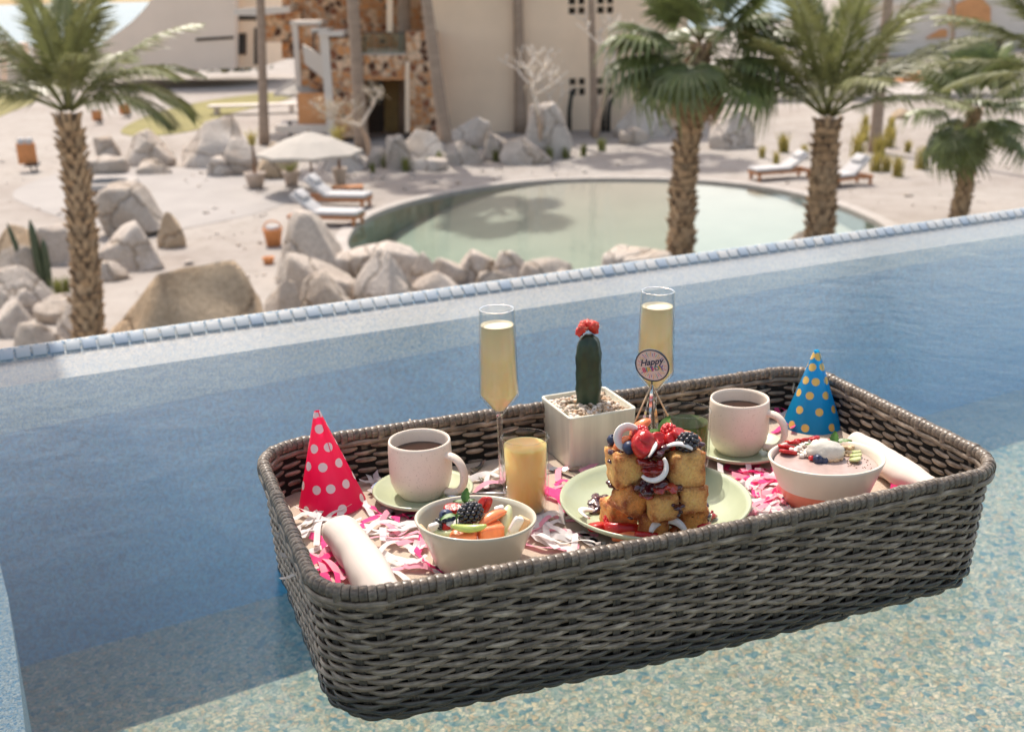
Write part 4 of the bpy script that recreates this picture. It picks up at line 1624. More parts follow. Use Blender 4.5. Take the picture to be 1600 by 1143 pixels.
# basket chair by the tall grey boulder
bp = G(428, 384)
s_ = pxm(bp)
root = thing("basket", "orange basket holding white towels left of the tall grey boulder", "basket", bp)
obj("body", lathe([(0, 0), (.17, 0), (.24, .40), (.26, .44), (.22, .44), (.19, .05), (0, .05)], 20), TERRA, root)
obj("handle", tube([(.23 * math.cos(a), 0, .42 + .22 * math.sin(a)) for a in np.linspace(0, math.pi, 10)], .018, 6), TERRA, root)
for k, (x, y) in enumerate(((-.08, 0), (.08, .05), (0, -.1))):
    obj("towel", xf(rbox(.17, .2, .3, .05), T(x, y, .36)), CUSH, root)
obj("clay_bowl", lathe([(0, 0), (.10, 0), (.15, .16), (.13, .16), (.09, .03), (0, .03)], 18), TERRA, M=T(*G(420, 412)), cat="bowl", label="small terracotta bowl on the sand below the basket")
# sunken fire pit
fp = G(168, 300)
root = thing("fire_pit", "round fire pit with a pale rim and dark centre behind the left palm", "fire pit", fp)
obj("rim", lathe([(1.02, 0), (1.02, .34), (.98, .38), (.72, .38), (.68, .34), (.66, .06)], 40), COPE, root)
obj("bowl", lathe([(.655, .22), (.5, .12), (0, .1)], 32), BLACKM, root)
obj("band", lathe([(1.03, .05), (1.035, .05), (1.035, .2), (1.03, .2)], 40), BROWN, root)
# low white table by the second parasol, bollard lamps
root = thing("low_table", "long low white table beyond the largest rounded boulder", "table", G(398, 178), .05)
obj("top", box(-2.4, -.5, .42, 2.4, .5, .52), STUCCO_W, root, smooth=False)
for sx in (-1, 1):
    obj("leg", box(sx * 2.0 - .1, -.4, 0, sx * 2.0 + .1, .4, .42), STUCCO_W, root, smooth=False)
for x, y, h, lab in ((455, 220, 30, "dark slim bollard lamp on the sand left of the stone house"), (485, 196, 34, "dark slim bollard lamp in front of the orange wall")):
    p = G(x, y)
    H = h / pxm(p)
    root = thing("bollard_lamp", lab, "bollard lamp", p, 0, "bollard lamps")
    obj("post", box(-.06, -.06, 0, .06, .06, H - .1), BLACKM, root, smooth=False)
    obj("cap", box(-.075, -.075, H - .098, .075, .075, H), BLACKM, root, smooth=False)

# small stones lying about on the sand between the boulders
sr_ = random.Random(77)
parts = []
zones = [(0, 230, 420, 500, 150), (400, 240, 860, 300, 110), (560, 225, 1000, 275, 90), (1100, 180, 1600, 330, 170)]
for x0, y0, x1, y1, n in zones:
    for k in range(n):
        p = G(sr_.uniform(x0, x1), sr_.uniform(y0, y1))
        if inside((p.x, p.y), offset_loop(loop, .5)):
            continue
        s_ = .03 + .10 * sr_.random() ** 3
        parts.append(xf(blob(s_, s_ * .8, s_ * .5, 1, .25, 1.6, k), T(p.x, p.y, ZG + s_ * .2) @ RZ(sr_.uniform(0, 6))))
obj("stones", join(parts), GRAN, kind='stuff', label="small loose stones scattered over the sand", cat="stones")
# ------------------------------------------------------------------ the floating wicker tray
TW, TD, TYAW = 0.8883, 0.4605, 0.3447
DZ = .022
RIM_Z, DRAFT = 0.150, 0.028
FLOOR_Z = 0.074                                    # world level of the lined tray floor
ex, ey = Vector((math.cos(TYAW), math.sin(TYAW), 0)), Vector((-math.sin(TYAW), math.cos(TYAW), 0))
FL = Vector((-.20275, 1.03172, 0))
tc = FL + ex * (TW / 2) + ey * (TD / 2)
tray = thing("floating_tray", "large grey brown woven wicker tray floating on the pool with a breakfast on it", "floating tray",
             (tc.x, tc.y, -DRAFT), TYAW)


def wicker_mat(name, dark, mid, light, rough=.36):
    t = new_mat(name)
    uv = t.n("ShaderNodeUVMap")
    mp = t.n("ShaderNodeMapping")
    mp.inputs['Scale'].default_value = (26, 7, 1)
    t.l(uv.outputs[0], mp.inputs[0])
    a = t.noise(mp.outputs[0], 1.0, 3)
    mp2 = t.n("ShaderNodeMapping")
    mp2.inputs['Scale'].default_value = (38, 300, 1)
    t.l(uv.outputs[0], mp2.inputs[0])
    b = t.noise(mp2.outputs[0], 1.0, 3, .7)
    c = t.ramp(a.outputs[0], [(.28, dark), (.5, mid), (.72, light)])
    c = t.mix(1.0, c, t.ramp(b.outputs[0], [(.32, (.36, .35, .34)), (.62, (1.3, 1.28, 1.25))]), 'MULTIPLY')
    oi = t.n("ShaderNodeObjectInfo")
    k = t.math('ADD', t.math('MULTIPLY', oi.outputs['Random'], .3), .85)
    c = t.mix(1.0, c, k, 'MULTIPLY')
    t.l(c, t.bsdf.inputs['Base Color'])
    t.bsdf.inputs['Roughness'].default_value = rough
    t.bump(b.outputs[0], .25, .0008)
    return t.m


WETW = wicker_mat("wet_wicker", (.045, .035, .026), (.09, .072, .055), (.16, .13, .10), .16)
RIMW = wicker_mat("rim_wicker", (.055, .043, .032), (.15, .118, .09), (.30, .245, .19))
WICK = wicker_mat("grey_brown_wicker", (.075, .056, .040), (.225, .174, .128), (.46, .373, .285))
STAKE = wicker_mat("dark_wicker_stake", (.035, .029, .024), (.065, .053, .043), (.11, .09, .073))


def outline(W, D, rc, bow, n=4000):
    """Rounded rectangle walked anticlockwise from above: points, outward normals, arc length."""
    P = []
    hw, hd = W / 2, D / 2
    cs = [(hw - rc, -hd + rc, -90), (hw - rc, hd - rc, 0), (-hw + rc, hd - rc, 90), (-hw + rc, -hd + rc, 180)]
    for cx, cy_, a0 in cs:
        for k in range(25):
            a = R(a0 + 90 * k / 24)
            P.append((cx + rc * math.cos(a), cy_ + rc * math.sin(a)))
    P.append(P[0])
    P = np.array(P)
    d = np.concatenate([[0], np.cumsum(np.linalg.norm(np.diff(P, axis=0), axis=1))])
    u = np.linspace(0, d[-1], n, endpoint=False)
    Q = np.stack([np.interp(u, d, P[:, 0]), np.interp(u, d, P[:, 1])], 1)
    k = np.cos(np.clip(Q[:, 0] / hw, -1, 1) * np.pi / 2)
    Q[:, 1] -= np.where(Q[:, 1] < -hd * .7, bow * k, 0)
    return Q


def at_len(Q, n):
    d = np.concatenate([[0], np.cumsum(np.linalg.norm(np.diff(np.vstack([Q, Q[:1]]), axis=0), axis=1))])
    u = np.linspace(0, d[-1], n, endpoint=False)
    Qc = np.vstack([Q, Q[:1]])
    P = np.stack([np.interp(u, d, Qc[:, 0]), np.interp(u, d, Qc[:, 1])], 1)
    tg = np.roll(P, -1, 0) - np.roll(P, 1, 0)
    tg /= np.linalg.norm(tg, axis=1)[:, None]
    return P, np.stack([tg[:, 1], -tg[:, 0]], 1), tg, u, d[-1]


def tray_outline(z):
    """Outline at height z above the base; the basket narrows a little towards the water."""
    k = 1 - z / (RIM_Z + DRAFT)
    sh = .010 * k + (.014 * max(0, (.016 - z) / .016) ** 1.5)
    return outline(TW - 2 * sh - .012, TD - 2 * sh - .012, .066, .012)


NS = 94                                            # dark sheet added inside the weave as the shade in its gaps
ca_, cb_ = at_len(tray_outline(.006), 240)[0], at_len(tray_outline(.165), 240)[0]
V = [(p[0], p[1], .004) for p in ca_] + [(p[0], p[1], .166) for p in cb_]
obj("weave_gap_shade", (np.array(V), [(i, (i + 1) % 240, 240 + (i + 1) % 240, 240 + i) for i in range(240)]), pm("gap_shade_dark", (.018, .015, .012), .8, .2, 30), tray)
# upright stakes
SUB = 6
NROW = 24
for i in range(NROW):
    z = .005 + i * .00655
    P, N_, tg, u, L_ = at_len(tray_outline(z), NS * SUB)
    ph = np.arange(NS * SUB) / SUB * np.pi + (math.pi if i % 2 else 0)
    wr_ = random.Random(i)
    jit = np.interp(np.arange(NS * SUB), np.linspace(0, NS * SUB, 48), [wr_.uniform(-1, 1) for _ in range(48)])
    cs_ = np.cos(ph)
    off = .0027 * np.sign(cs_) * np.abs(cs_) ** .7
    hh = .0029 + .0009 * np.abs(cs_) + .0003 * jit           # half height of the strand, fattest where it crosses a stake
    th = .0023
    zz = z + .0011 * np.sin(ph / 2 + i * 1.3) + .0009 * jit
    V = []
    nseg = 8
    a = np.linspace(0, 2 * np.pi, nseg, endpoint=False)
    ca, sa = np.cos(a), np.sin(a)
    rad_o = off[:, None] + th * ca[None]
    V = np.concatenate([(P[:, None] + N_[:, None] * rad_o[..., None]), (zz[:, None] + hh[:, None] * sa[None])[..., None]], 2).reshape(-1, 3)
    m_ = NS * SUB
    F = []
    for k in range(m_):
        k2 = (k + 1) % m_
        for j in range(nseg):
            j2 = (j + 1) % nseg
            F.append((k * nseg + j, k2 * nseg + j, k2 * nseg + j2, k * nseg + j2))
    uv = np.stack([np.repeat(u + i * 3.1, nseg), np.tile(a / 2 / np.pi * .02, m_)], 1)
    obj("wicker_strand", (V, F), WETW if z < DRAFT + .016 else WICK, tray, uv=uv)
# dark sheet standing in for the shade between the strands
ca_, cb_ = at_len(tray_outline(.006), 240)[0], at_len(tray_outline(.165), 240)[0]
V = [(p[0], p[1], .004) for p in ca_] + [(p[0], p[1], .166) for p in cb_]
obj("weave_gap_shade", (np.array(V), [(i, (i + 1) % 240, 240 + (i + 1) % 240, 240 + i) for i in range(240)]), pm("gap_shade_dark", (.018, .015, .012), .8, .2, 30), tray)
# upright stakes
for k in range(NS):
    pts = []
    for z in (.001, .012, .05, .11, .168):
        P, N_, tg, u, L_ = at_len(tray_outline(z)[::20], NS)
        pts.append((P[k][0], P[k][1], z))
    t0 = tg[k]
    w, d = .0044, .0009
    V = []
    for p in pts:
        for sa_, sb in ((-1, -1), (1, -1), (1, 1), (-1, 1)):
            V.append((p[0] + t0[0] * w * sa_ + N_[k][0] * d * sb, p[1] + t0[1] * w * sa_ + N_[k][1] * d * sb, p[2]))
    F = []
    for r_ in range(4):
        for j in range(4):
            F.append((r_ * 4 + j, r_ * 4 + (j + 1) % 4, r_ * 4 + 4 + (j + 1) % 4, r_ * 4 + 4 + j))
    F += [(3, 2, 1, 0), (16, 17, 18, 19)]
    uv = np.array([[v[2] + k * .7, .01 * (i_ % 4)] for i_, v in enumerate(V)])
    obj("wicker_stake", (np.array(V), F), STAKE, tray, uv=uv, smooth=False)

# bound rim: a core, a long strand on each side below it and wraps all the way round
rimQ = tray_outline(RIM_Z + DRAFT)
RZc = RIM_Z + DRAFT - .0095


def ring_tube(off, z, rx, rz_, n=360, seg=10, wave=0, uvs=0):
    P, N_, tg, u, L_ = at_len(rimQ, n)
    a = np.linspace(0, 2 * np.pi, seg, endpoint=False)
    o = off + rx * np.cos(a)
    V = np.concatenate([P[:, None] + N_[:, None] * o[None, :, None], np.broadcast_to((z + rz_ * np.sin(a))[None, :, None], (n, seg, 1)) + (wave * np.sin(np.arange(n) * .9))[:, None, None]], 2).reshape(-1, 3)
    F = [(k * seg + j, (k + 1) % n * seg + j, (k + 1) % n * seg + (j + 1) % seg, k * seg + (j + 1) % seg) for k in range(n) for j in range(seg)]
    uv = np.stack([np.repeat(u + uvs, seg), np.tile(a / 2 / np.pi * .03, n)], 1)
    return (V, F), uv


g_, uv_ = ring_tube(0, RZc, .0066, .0068)
obj("rim_core", g_, STAKE, tray, uv=uv_)
for off, uvs in ((.0062, 1.3), (-.0062, 4.4)):
    g_, uv_ = ring_tube(off, RZc - .0105, .0026, .0040, 420, 8, .0005, uvs)
    obj("rim_strand", g_, WICK, tray, uv=uv_)
NWRAP = 288
P, N_, tg, u, L_ = at_len(rimQ, NWRAP)
wl_ = L_ / NWRAP


def wrap_geo(length, rx, rz_, low=0):
    seg, V, F = 12, [], []
    prof = [(-.5, .93), (-.40, .99), (0, 1.015), (.40, .99), (.5, .93)]
    for x, k in prof:
        for j in range(seg):
            a = 2 * math.pi * j / seg
            zz = rz_ * k * math.sin(a)
            V.append((x * length, rx * k * math.cos(a), zz * (1 if zz > 0 else 1 + low)))
    for i in range(len(prof) - 1):
        for j in range(seg):
            F.append((i * seg + j, (i + 1) * seg + j, (i + 1) * seg + (j + 1) % seg, i * seg + (j + 1) % seg))
    F += [tuple(range(seg)), tuple(range(4 * seg + seg - 1, 4 * seg - 1, -1))]
    return V, F


V, F = wrap_geo(wl_ * .97, .0082, .0084)
uvw = np.array([(v[0] * 3 + .5, math.atan2(v[2], v[1]) * .01) for v in V])
wrap_me = [mesh_of("rim_wrap", (V, F), RIMW, uv=uvw + k * 1.9) for k in range(5)]
V, F = wrap_geo(wl_ * 1.02, .0092, .0092, 1.2)
uvw = np.array([(v[0] * 3 + .5, math.atan2(v[2], v[1]) * .01) for v in V])
clasp_me = mesh_of("rim_clasp", (V, F), RIMW, uv=uvw)
for k in range(NWRAP):
    cl = k % 6 == 0
    o = bpy.data.objects.new("rim_clasp" if cl else "rim_wrap", clasp_me if cl else wrap_me[(k * 7) % 5])
    COL.objects.link(o)
    o.parent = tray
    M = Matrix(((tg[k][0], -N_[k][0], 0, P[k][0]), (tg[k][1], -N_[k][1], 0, P[k][1]), (0, 0, 1, RZc + rng.uniform(-.0004, .0004)), (0, 0, 0, 1)))
    o.matrix_local = M @ RY(rng.uniform(-.05, .05)) @ RZ(.16 + rng.uniform(-.05, .05))
# buoyant core hidden under the lined floor
fo = at_len(outline(TW - .050, TD - .050, .05, .0), 80)[0]
obj("float_core", prism([(p[0], p[1], .004) for p in fo], (0, 0, FLOOR_Z + DRAFT - .006)), pm("dark_foam", (.03, .03, .03), .9), tray, smooth=False)
# loose broken ends of wicker
for px, py, dx in ((1499, 694, .004), (1236, 592, 0), (640, 655, 0), (450, 790, 0)):
    p = G(px, py, .105 + DZ)
    q = tray.matrix_world.inverted() @ p
    obj("broken_strand", tube([q, q + Vector((.001, -.008, -.006)), q + Vector((-.004, -.012, -.013)), q + Vector((-.002, -.012, -.020))], .0016, 6), pm("pale_wicker_end", (.50, .40, .30), .6), tray)

# linen lining
lin = new_mat("oat_linen")
lv = lin.coord('Object')
w1 = lin.n("ShaderNodeTexWave", wave_type='BANDS', bands_direction='X')
w1.inputs['Scale'].default_value = 190
w1.inputs['Distortion'].default_value = 1.5
w2 = lin.n("ShaderNodeTexWave", wave_type='BANDS', bands_direction='Y')
w2.inputs['Scale'].default_value = 190
w2.inputs['Distortion'].default_value = 1.5
lin.l(lv, w1.inputs[0])
lin.l(lv, w2.inputs[0])
hh_ = lin.math('MULTIPLY', w1.outputs['Fac'], w2.outputs['Fac'])
ln = lin.noise(lv, 12, 4)
c = lin.ramp(ln.outputs[0], [(.3, (.47, .38, .295)), (.7, (.58, .48, .385))])
c = lin.mix(1.0, c, lin.ramp(hh_, [(0, (.80, .78, .76)), (.6, (1.1, 1.1, 1.1))]), 'MULTIPLY')
lin.l(c, lin.bsdf.inputs['Base Color'])
lin.bsdf.inputs['Roughness'].default_value = .95
lin.bump(hh_, .5, .0012)
fo = at_len(outline(TW - .032, TD - .032, .055, .006), 120)[0]
obj("linen_mat", prism([(p[0], p[1], 0) for p in fo], (0, 0, .004)), lin.m, M=Matrix.Translation((tc.x, tc.y, FLOOR_Z - .004)) @ RZ(TYAW), smooth=False, cat="mat",
    label="oatmeal linen mat lining the floor of the wicker tray")

# ------------------------------------------------------------------ crockery and glasses
ZF = FLOOR_Z
CREAM = pm("cream_glaze", (.80, .67, .55), .42, .04, 30, 0, spec=.4, speck=((.62, .50, .39), 420, .66))
CREAMB = pm("stone_glaze", (.78, .68, .56), .36, .04, 25, 0, spec=.45)
SAGE = pm("sage_glaze", (.43, .47, .31), .30, .06, 20, 0, spec=.5, coat=.25)
COFFEE = pm("black_coffee", (.030, .010, .004), .12, .1, 8, spec=.6)
STEEL = pm("steel", (.55, .55, .56), .22, .05, 30, metal=1)
GLASS = thin_glass("drinking_glass", (.98, .985, .98), .01, 1.15)
CLEAR = new_mat("stem_glass")
gb = CLEAR.n("ShaderNodeBsdfGlass")
gb.inputs['IOR'].default_value = 1.45
gb.inputs['Roughness'].default_value = .0
trb = CLEAR.n("ShaderNodeBsdfTransparent")
mxx = CLEAR.n("ShaderNodeMixShader")
mxx.inputs[0].default_value = .45
CLEAR.l(gb.outputs[0], mxx.inputs[1])
CLEAR.l(trb.outputs[0], mxx.inputs[2])
CLEAR.l(mxx.outputs[0], CLEAR.out.inputs[0])
CLEAR = CLEAR.m


def cup(rim_px, zrim, r, h, handle_az, label, saucer_label, sl_px=None):
    c = G(rim_px[0], rim_px[1], zrim)
    z0 = ZF + .0065
    h = zrim - z0
    root = thing("saucer", saucer_label, "saucer", (c.x + .002, c.y - .004, ZF))
    obj("dish", lathe([(0, .002), (.030, .002), (.033, 0), (.036, .002), (.052, .006), (.066, .013), (.0685, .0165), (.067, .0185), (.063, .0165), (.050, .0095), (.034, .006), (.030, .0068), (0, .0068)], 64), SAGE, root)
    mug = thing("coffee_mug", label, "mug", (c.x, c.y, z0), handle_az)
    prof = [(0, .001), (r * .62, .001), (r * .68, 0), (r * .72, .003), (r * .86, .010), (r * .965, .022), (r, .036), (r * 1.0, h * .8), (r * .985, h - .003), (r * .965, h), (r * .925, h), (r * .905, h - .004), (r * .905, .030), (r * .80, .012), (r * .5, .008), (0, .008)]
    obj("body", lathe(prof, 72), CREAM, mug)
    obj("coffee", lathe([(0, h - .018), (r * .902, h - .018)], 48), COFFEE, mug)
    P = []
    for t in np.linspace(0, 1, 22):
        a = -math.pi * .5 + math.pi * t
        P.append((r * .965 + .0265 * max(0, math.cos(a)) ** .75, 0, h * .47 + .026 * math.sin(a)))
    P = [(r * .90, 0, P[0][2] - .0005)] + P + [(r * .90, 0, P[-1][2] + .0005)]
    obj("handle", tube(P, .0068, 12, flat=.72), CREAM, mug)
    return c, mug


cL, mugL = cup((655, 686), ZF + .086, .0425, .08, R(-28), "cream mug of black coffee beside the pink party hat", "sage green saucer under the left mug")
cR, mugR = cup((1156, 621), ZF + .088, .0430, .08, R(-30), "cream mug of black coffee beside the blue party hat", "sage green saucer under the right mug")


def spoon(c, az, label, z=.0150):
    root = thing("teaspoon", label, "teaspoon", (c[0], c[1], ZF + z), az)
    obj("handle", tube([(.012, 0, .001), (.05, 0, .004), (.085, 0, .003)], [.0018, .0022, .0032], 8, flat=.4), STEEL, root)
    v, f = ico(3)
    v = v * np.array([.016, .0105, .004])
    obj("bowl", (v, f), STEEL, root)


spoon((cL.x + .047, cL.y - .022), R(-8), "steel teaspoon on the left saucer, behind the mug's handle")
spoon((cR.x + .050, cR.y - .020), R(12), "steel teaspoon on the right saucer, behind the mug's handle")

MIMOSA = pm("mimosa_juice", (1.0, .76, .40), .3, .02, 6, spec=.2, sss=1.0, sssr=.025)
ORANGEJ = pm("orange_juice", (1.0, .58, .20), .3, .04, 8, spec=.2, sss=1.0, sssr=.022)
TUMBLER = thin_glass("tumbler_glass", (.985, .99, .985), .01, .5)
GREENJ = pm("green_juice", (.085, .135, .012), .6, .25, 14, trans=.1, spec=.0)
FOAM = pm("pale_foam", (.86, .74, .50), .6, .05, 90, .3, 300, .001)


def flute(rim_px, htot, rtop, rmax, label, tilt=0):
    c = G(rim_px[0], rim_px[1], ZF + htot)
    root = thing("champagne_flute", label, "champagne flute", M=Matrix.Translation((c.x, c.y, ZF)) @ RY(tilt))
    hs = htot * .43                                  # foot of the bowl
    hm = hs + htot * .125
    obj("bowl", lathe([(.0035, hs), (.008, hs + .004), (rmax * .96, hm - .004), (rmax, hm), (rtop, htot), (rtop - .0007, htot + .0003), (rtop - .0014, htot), (rmax - .0014, hm), (.0072, hs + .007), (0, hs + .005)], 56), GLASS, root)
    obj("stem", lathe([(.036, .0), (.0365, .0012), (.030, .0028), (.010, .0042), (.0048, .0075), (.0036, .02), (.0034, hs * .6), (.0040, hs * .93), (.0046, hs), (0, hs + .0005)], 40, cap0=True), CLEAR, root)
    obj("rim", lathe([(rtop - .0018, htot), (rtop - .0007, htot + .0009), (rtop + .0003, htot), (rtop - .0007, htot - .0007), (rtop - .0018, htot)], 56), CLEAR, root)
    lt = htot - .021
    k = (lt - hm) / (htot - hm)
    rl_ = rmax + (rtop - rmax) * k - .0017
    obj("drink", lathe([(0, hs + .006), (.007, hs + .0075), (rmax - .0022, hm - .001), (rmax - .0018, hm + .001), (rl_, lt)], 56), MIMOSA, root)
    obj("foam", lathe([(rl_, lt), (rl_ * .96, lt + .0008), (rl_ * .6, lt + .0002), (0, lt + .0002)], 40), FOAM, root)
    return root


flute((776, 483), .258, .0232, .0272, "champagne flute of pale orange mimosa behind the left juice glass")
flute((1022, 455), .256, .0228, .0268, "champagne flute of mimosa behind the round birthday sign", R(1.2))


def tumbler(rim_px, h, r, juice, label, fill, foam=None, taper=.93):
    c = G(rim_px[0], rim_px[1], ZF + h)
    root = thing("juice_glass", label, "juice glass", (c.x, c.y, ZF))
    obj("glass", lathe([(0, 0), (r * taper * .96, 0), (r * taper, .002), (r, h - .004), (r * 1.012, h - .0018), (r, h), (r - .0022, h), (r - .003, h - .004), (r * taper - .003, .007), (0, .007)], 56), TUMBLER, root)
    lt = h - fill
    rl_ = r * (taper + (1 - taper) * lt / h) - .0034
    obj("juice", lathe([(0, .008), (r * taper - .0045, .008), (r * taper - .0034, .0095), (rl_, lt), (0, lt)], 48), juice, root)
    if foam:
        obj("foam", lathe([(rl_, lt + .0002), (rl_ * .9, lt + .001), (0, lt + .0006)], 40), foam, root)
    return root


tumbler((820, 682), .107, .0315, ORANGEJ, "tumbler of orange juice in front of the left champagne flute", .011)
tumbler((1074, 640), .106, .0325, GREENJ, "tumbler of dark green juice between the toast and the right mug", .017, pm("green_juice_surface", (.035, .055, .012), .6, .2, 30, spec=.1))


def bowl_thing(rim_px, h, r, rb, label, mat, tilt=(0, 0), bounce_mat=None):
    c = G(rim_px[0], rim_px[1], ZF + h)
    root = thing("breakfast_bowl", label, "bowl", M=Matrix.Translation((c.x, c.y, ZF)))
    wob = lambda a, z: .012 * math.cos(2 * a + .7) * (z / h)
    prof = [(0, .001), (rb * .9, .001), (rb, .003), (rb + (r - rb) * .20, h * .17), (rb + (r - rb) * .36, h * .33), (rb + (r - rb) * .45, h * .42), (r * .985, h * .93), (r, h * .985), (r * .985, h), (r * .955, h * .99), (r * .93, h * .90), (rb + (r - rb) * .40, h * .40), (rb * .95, .010), (0, .008)]
    # the thrown bowl's rim stands a little higher on one side
    v, f = lathe(prof, 80, wob=wob)
    a = np.arctan2(v[:, 1], v[:, 0])
    v[:, 2] += np.where(v[:, 2] > h * .3, .0045 * np.sin(a + tilt[0]) * tilt[1] * (v[:, 2] / h), 0)
    o = obj("bowl_body", (v, f), mat, root)
    if bounce_mat:  # coral painted on the lower rings as light bounced off the pink paper
        o.data.materials.append(bounce_mat)
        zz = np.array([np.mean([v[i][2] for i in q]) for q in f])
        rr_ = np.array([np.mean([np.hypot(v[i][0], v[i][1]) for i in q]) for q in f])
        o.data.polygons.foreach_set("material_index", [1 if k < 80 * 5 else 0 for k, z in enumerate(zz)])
    return c, root


SAGEB = pm("sage_cream_glaze", (.56, .52, .40), .28, .05, 12, 0, spec=.5, coat=.3)
fbC, fb = bowl_thing((743, 806), .064, .0715, .046, "sage cream bowl of fruit at the front left of the tray", SAGEB, (R(200), 1))
sbC, sb = bowl_thing((1291, 712), .066, .0735, .049, "cream smoothie bowl with painted coral bounce light at the front right of the tray", CREAMB, (R(160), 1), pm("coral_bounce_tint", (.86, .27, .17), .3, .05, 25, 0, spec=.45))

pc = G(1023, 790, ZF + .012)
plate = thing("plate", "large sage green plate under the french toast", "plate", (pc.x, pc.y, ZF))
obj("dish", lathe([(0, .002), (.070, .002), (.074, 0), (.078, .002), (.098, .006), (.117, .0175), (.1235, .0235), (.1232, .0258), (.121, .0262), (.115, .0205), (.100, .0098), (.080, .0066), (0, .0066)], 96), SAGE, plate)

# ------------------------------------------------------------------ party hats
def hat(base_px, apex_px, r, h, col, dotcol, label, dots, name_dots="dots", lean=0.0, rough=.32):
    c = G(base_px[0], base_px[1], ZF)
    root = thing("party_hat", label, "party hat", M=Matrix.Translation((c.x, c.y, ZF)) @ RY(lean))
    hm_ = pm(name_dots + "_card", col, rough, .03, 6, 0, trans=.62, spec=.5, coat=.3)
    rt = .0038
    obj("cone", lathe([(r, 0), (rt, h)], 72), hm_, root)
    # the lapped seam of the card
    sa = R(-52)
    obj("seam", (np.array([((q + .0004) * math.cos(sa + w_ / max(q, .003)), (q + .0004) * math.sin(sa + w_ / max(q, .003)), h * t_) for t_ in (0, .25, .5, .75, 1) for q in (r + (rt - r) * t_,) for w_ in (-.0006, .0006)]), [(2 * i, 2 * i + 1, 2 * i + 3, 2 * i + 2) for i in range(4)]), hm_, root)
    parts = []
    dm = pm(name_dots + "_print", dotcol, .5, .03, 10, trans=.25)
    for az, t, rr in dots:
        V, F = [], []
        n = 20
        sl = math.hypot(r - rt, h)
        # print a disc on the unrolled cone
        s0 = t * sl
        rows = [(0, 0)] + [(q, k) for q in (.5, 1.0) for k in range(n)]
        for q, k in rows:
            a = 2 * math.pi * k / n
            ds, dw = rr * q * math.sin(a), rr * q * math.cos(a)
            s1 = min(max(s0 + ds, .0002), sl - .0002)
            R1 = r + (rt - r) * s1 / sl
            Rm = r + (rt - r) * s0 / sl
            aa = R(az) + dw / max(R1, .004)
            nrm = .00025
            V.append(((R1 + nrm) * math.cos(aa), (R1 + nrm) * math.sin(aa), h * s1 / sl + nrm * .3))
        F = [(0, 1 + k, 1 + (k + 1) % n) for k in range(n)] + [(1 + k, 1 + n + k, 1 + n + (k + 1) % n, 1 + (k + 1) % n) for k in range(n)]
        parts.append((np.array(V), F))
    obj(name_dots, join(parts), dm, root)
    return c, root


pd = []
# rows of white dots seen on the pink hat: azimuth about the axis (-90 faces the viewer), height along the side
for t, azs in ((.06, (-132, -62, -10, 175, 120, 60)), (.27, (-158, -108, -76, -38, 10, 60, 120, 165)), (.48, (-140, -88, -35, 20, 90, 150)), (.655, (-118, -55, 20, 100, 170)), (.84, (-82, 30, 140)), (.985, (-120, -30, 70))):
    for a in azs:
        pd.append((a, t, .0062))
hat((519, 787), (504, 650), .0455, .134, (1.0, .035, .19), (.86, .82, .79), "hot pink paper party hat with white polka dots", pd, "white_dots", R(-4.5))
bd = []
for t, azs in ((.07, (-150, -118, -60, 0, 80, 160)), (.27, (-140, -88, -40, 20, 110)), (.46, (-165, -118, -62, -5, 90, 150)), (.63, (-150, -100, -40, 40, 130)), (.80, (-130, -48, 60, 150)), (.93, (-75, 60, 180))):
    for a in azs:
        bd.append((a, t, .0062))
hat((1268, 663), (1269, 550), .0450, .121, (.02, .42, .74), (.92, .58, .15), "bright blue paper party hat with yellow dots", bd, "yellow_dots", R(.5))

# ------------------------------------------------------------------ potted cactus
zt = .134 + DZ
a_ = [G(848, 619, zt), G(891, 647, zt), G(992, 637, zt), G(944.5, 608, zt)]
pcn = sum((Vector(q) for q in a_), Vector()) / 4
pyaw = math.atan2((a_[2] - a_[1]).y, (a_[2] - a_[1]).x)
side_ = .106
pyaw = R(21)
hp_ = zt - ZF
pl_ = thing("potted_cactus", "grafted cactus with a red top in a square pale green ceramic pot", "potted cactus", (pcn.x, pcn.y, ZF), pyaw)
POTG = pm("streaked_pot_glaze", (.74, .71, .58), .30, .13, 16, 0, spec=.5, coat=.4, stretch=(4, 4, .35))
S_ = side_ / 2


def sq(s, z, r=.006, n=4):
    pts = []
    for cx, cy_, a0 in ((s - r, -s + r, -90), (s - r, s - r, 0), (-s + r, s - r, 90), (-s + r, -s + r, 180)):
        for k in range(n + 1):
            a = R(a0 + 90 * k / n)
            pts.append((cx + r * math.cos(a), cy_ + r * math.sin(a), z))
    return pts


rows_ = [sq(S_ * .93, 0), sq(S_ * .95, .002), sq(S_ * .99, hp_ - .004), sq(S_ * 1.0, hp_ - .0015), sq(S_ * .985, hp_), sq(S_ * .945, hp_), sq(S_ * .93, hp_ - .002), sq(S_ * .92, hp_ - .014)]
n_ = len(rows_[0])
V = [p for r_ in rows_ for p in r_]
F = [(k * n_ + i, k * n_ + (i + 1) % n_, (k + 1) * n_ + (i + 1) % n_, (k + 1) * n_ + i) for k in range(len(rows_) - 1) for i in range(n_)]
F += [tuple(range(n_))[::-1], tuple((len(rows_) - 1) * n_ + i for i in range(n_))]
obj("pot", (np.array(V), F), POTG, pl_)
pebm = new_mat("mixed_pebbles")
pv = pebm.coord('Object')
vo = pebm.voro(pv, 130)
sp_ = pebm.n("ShaderNodeSeparateColor")
pebm.l(vo.outputs['Color'], sp_.inputs[0])
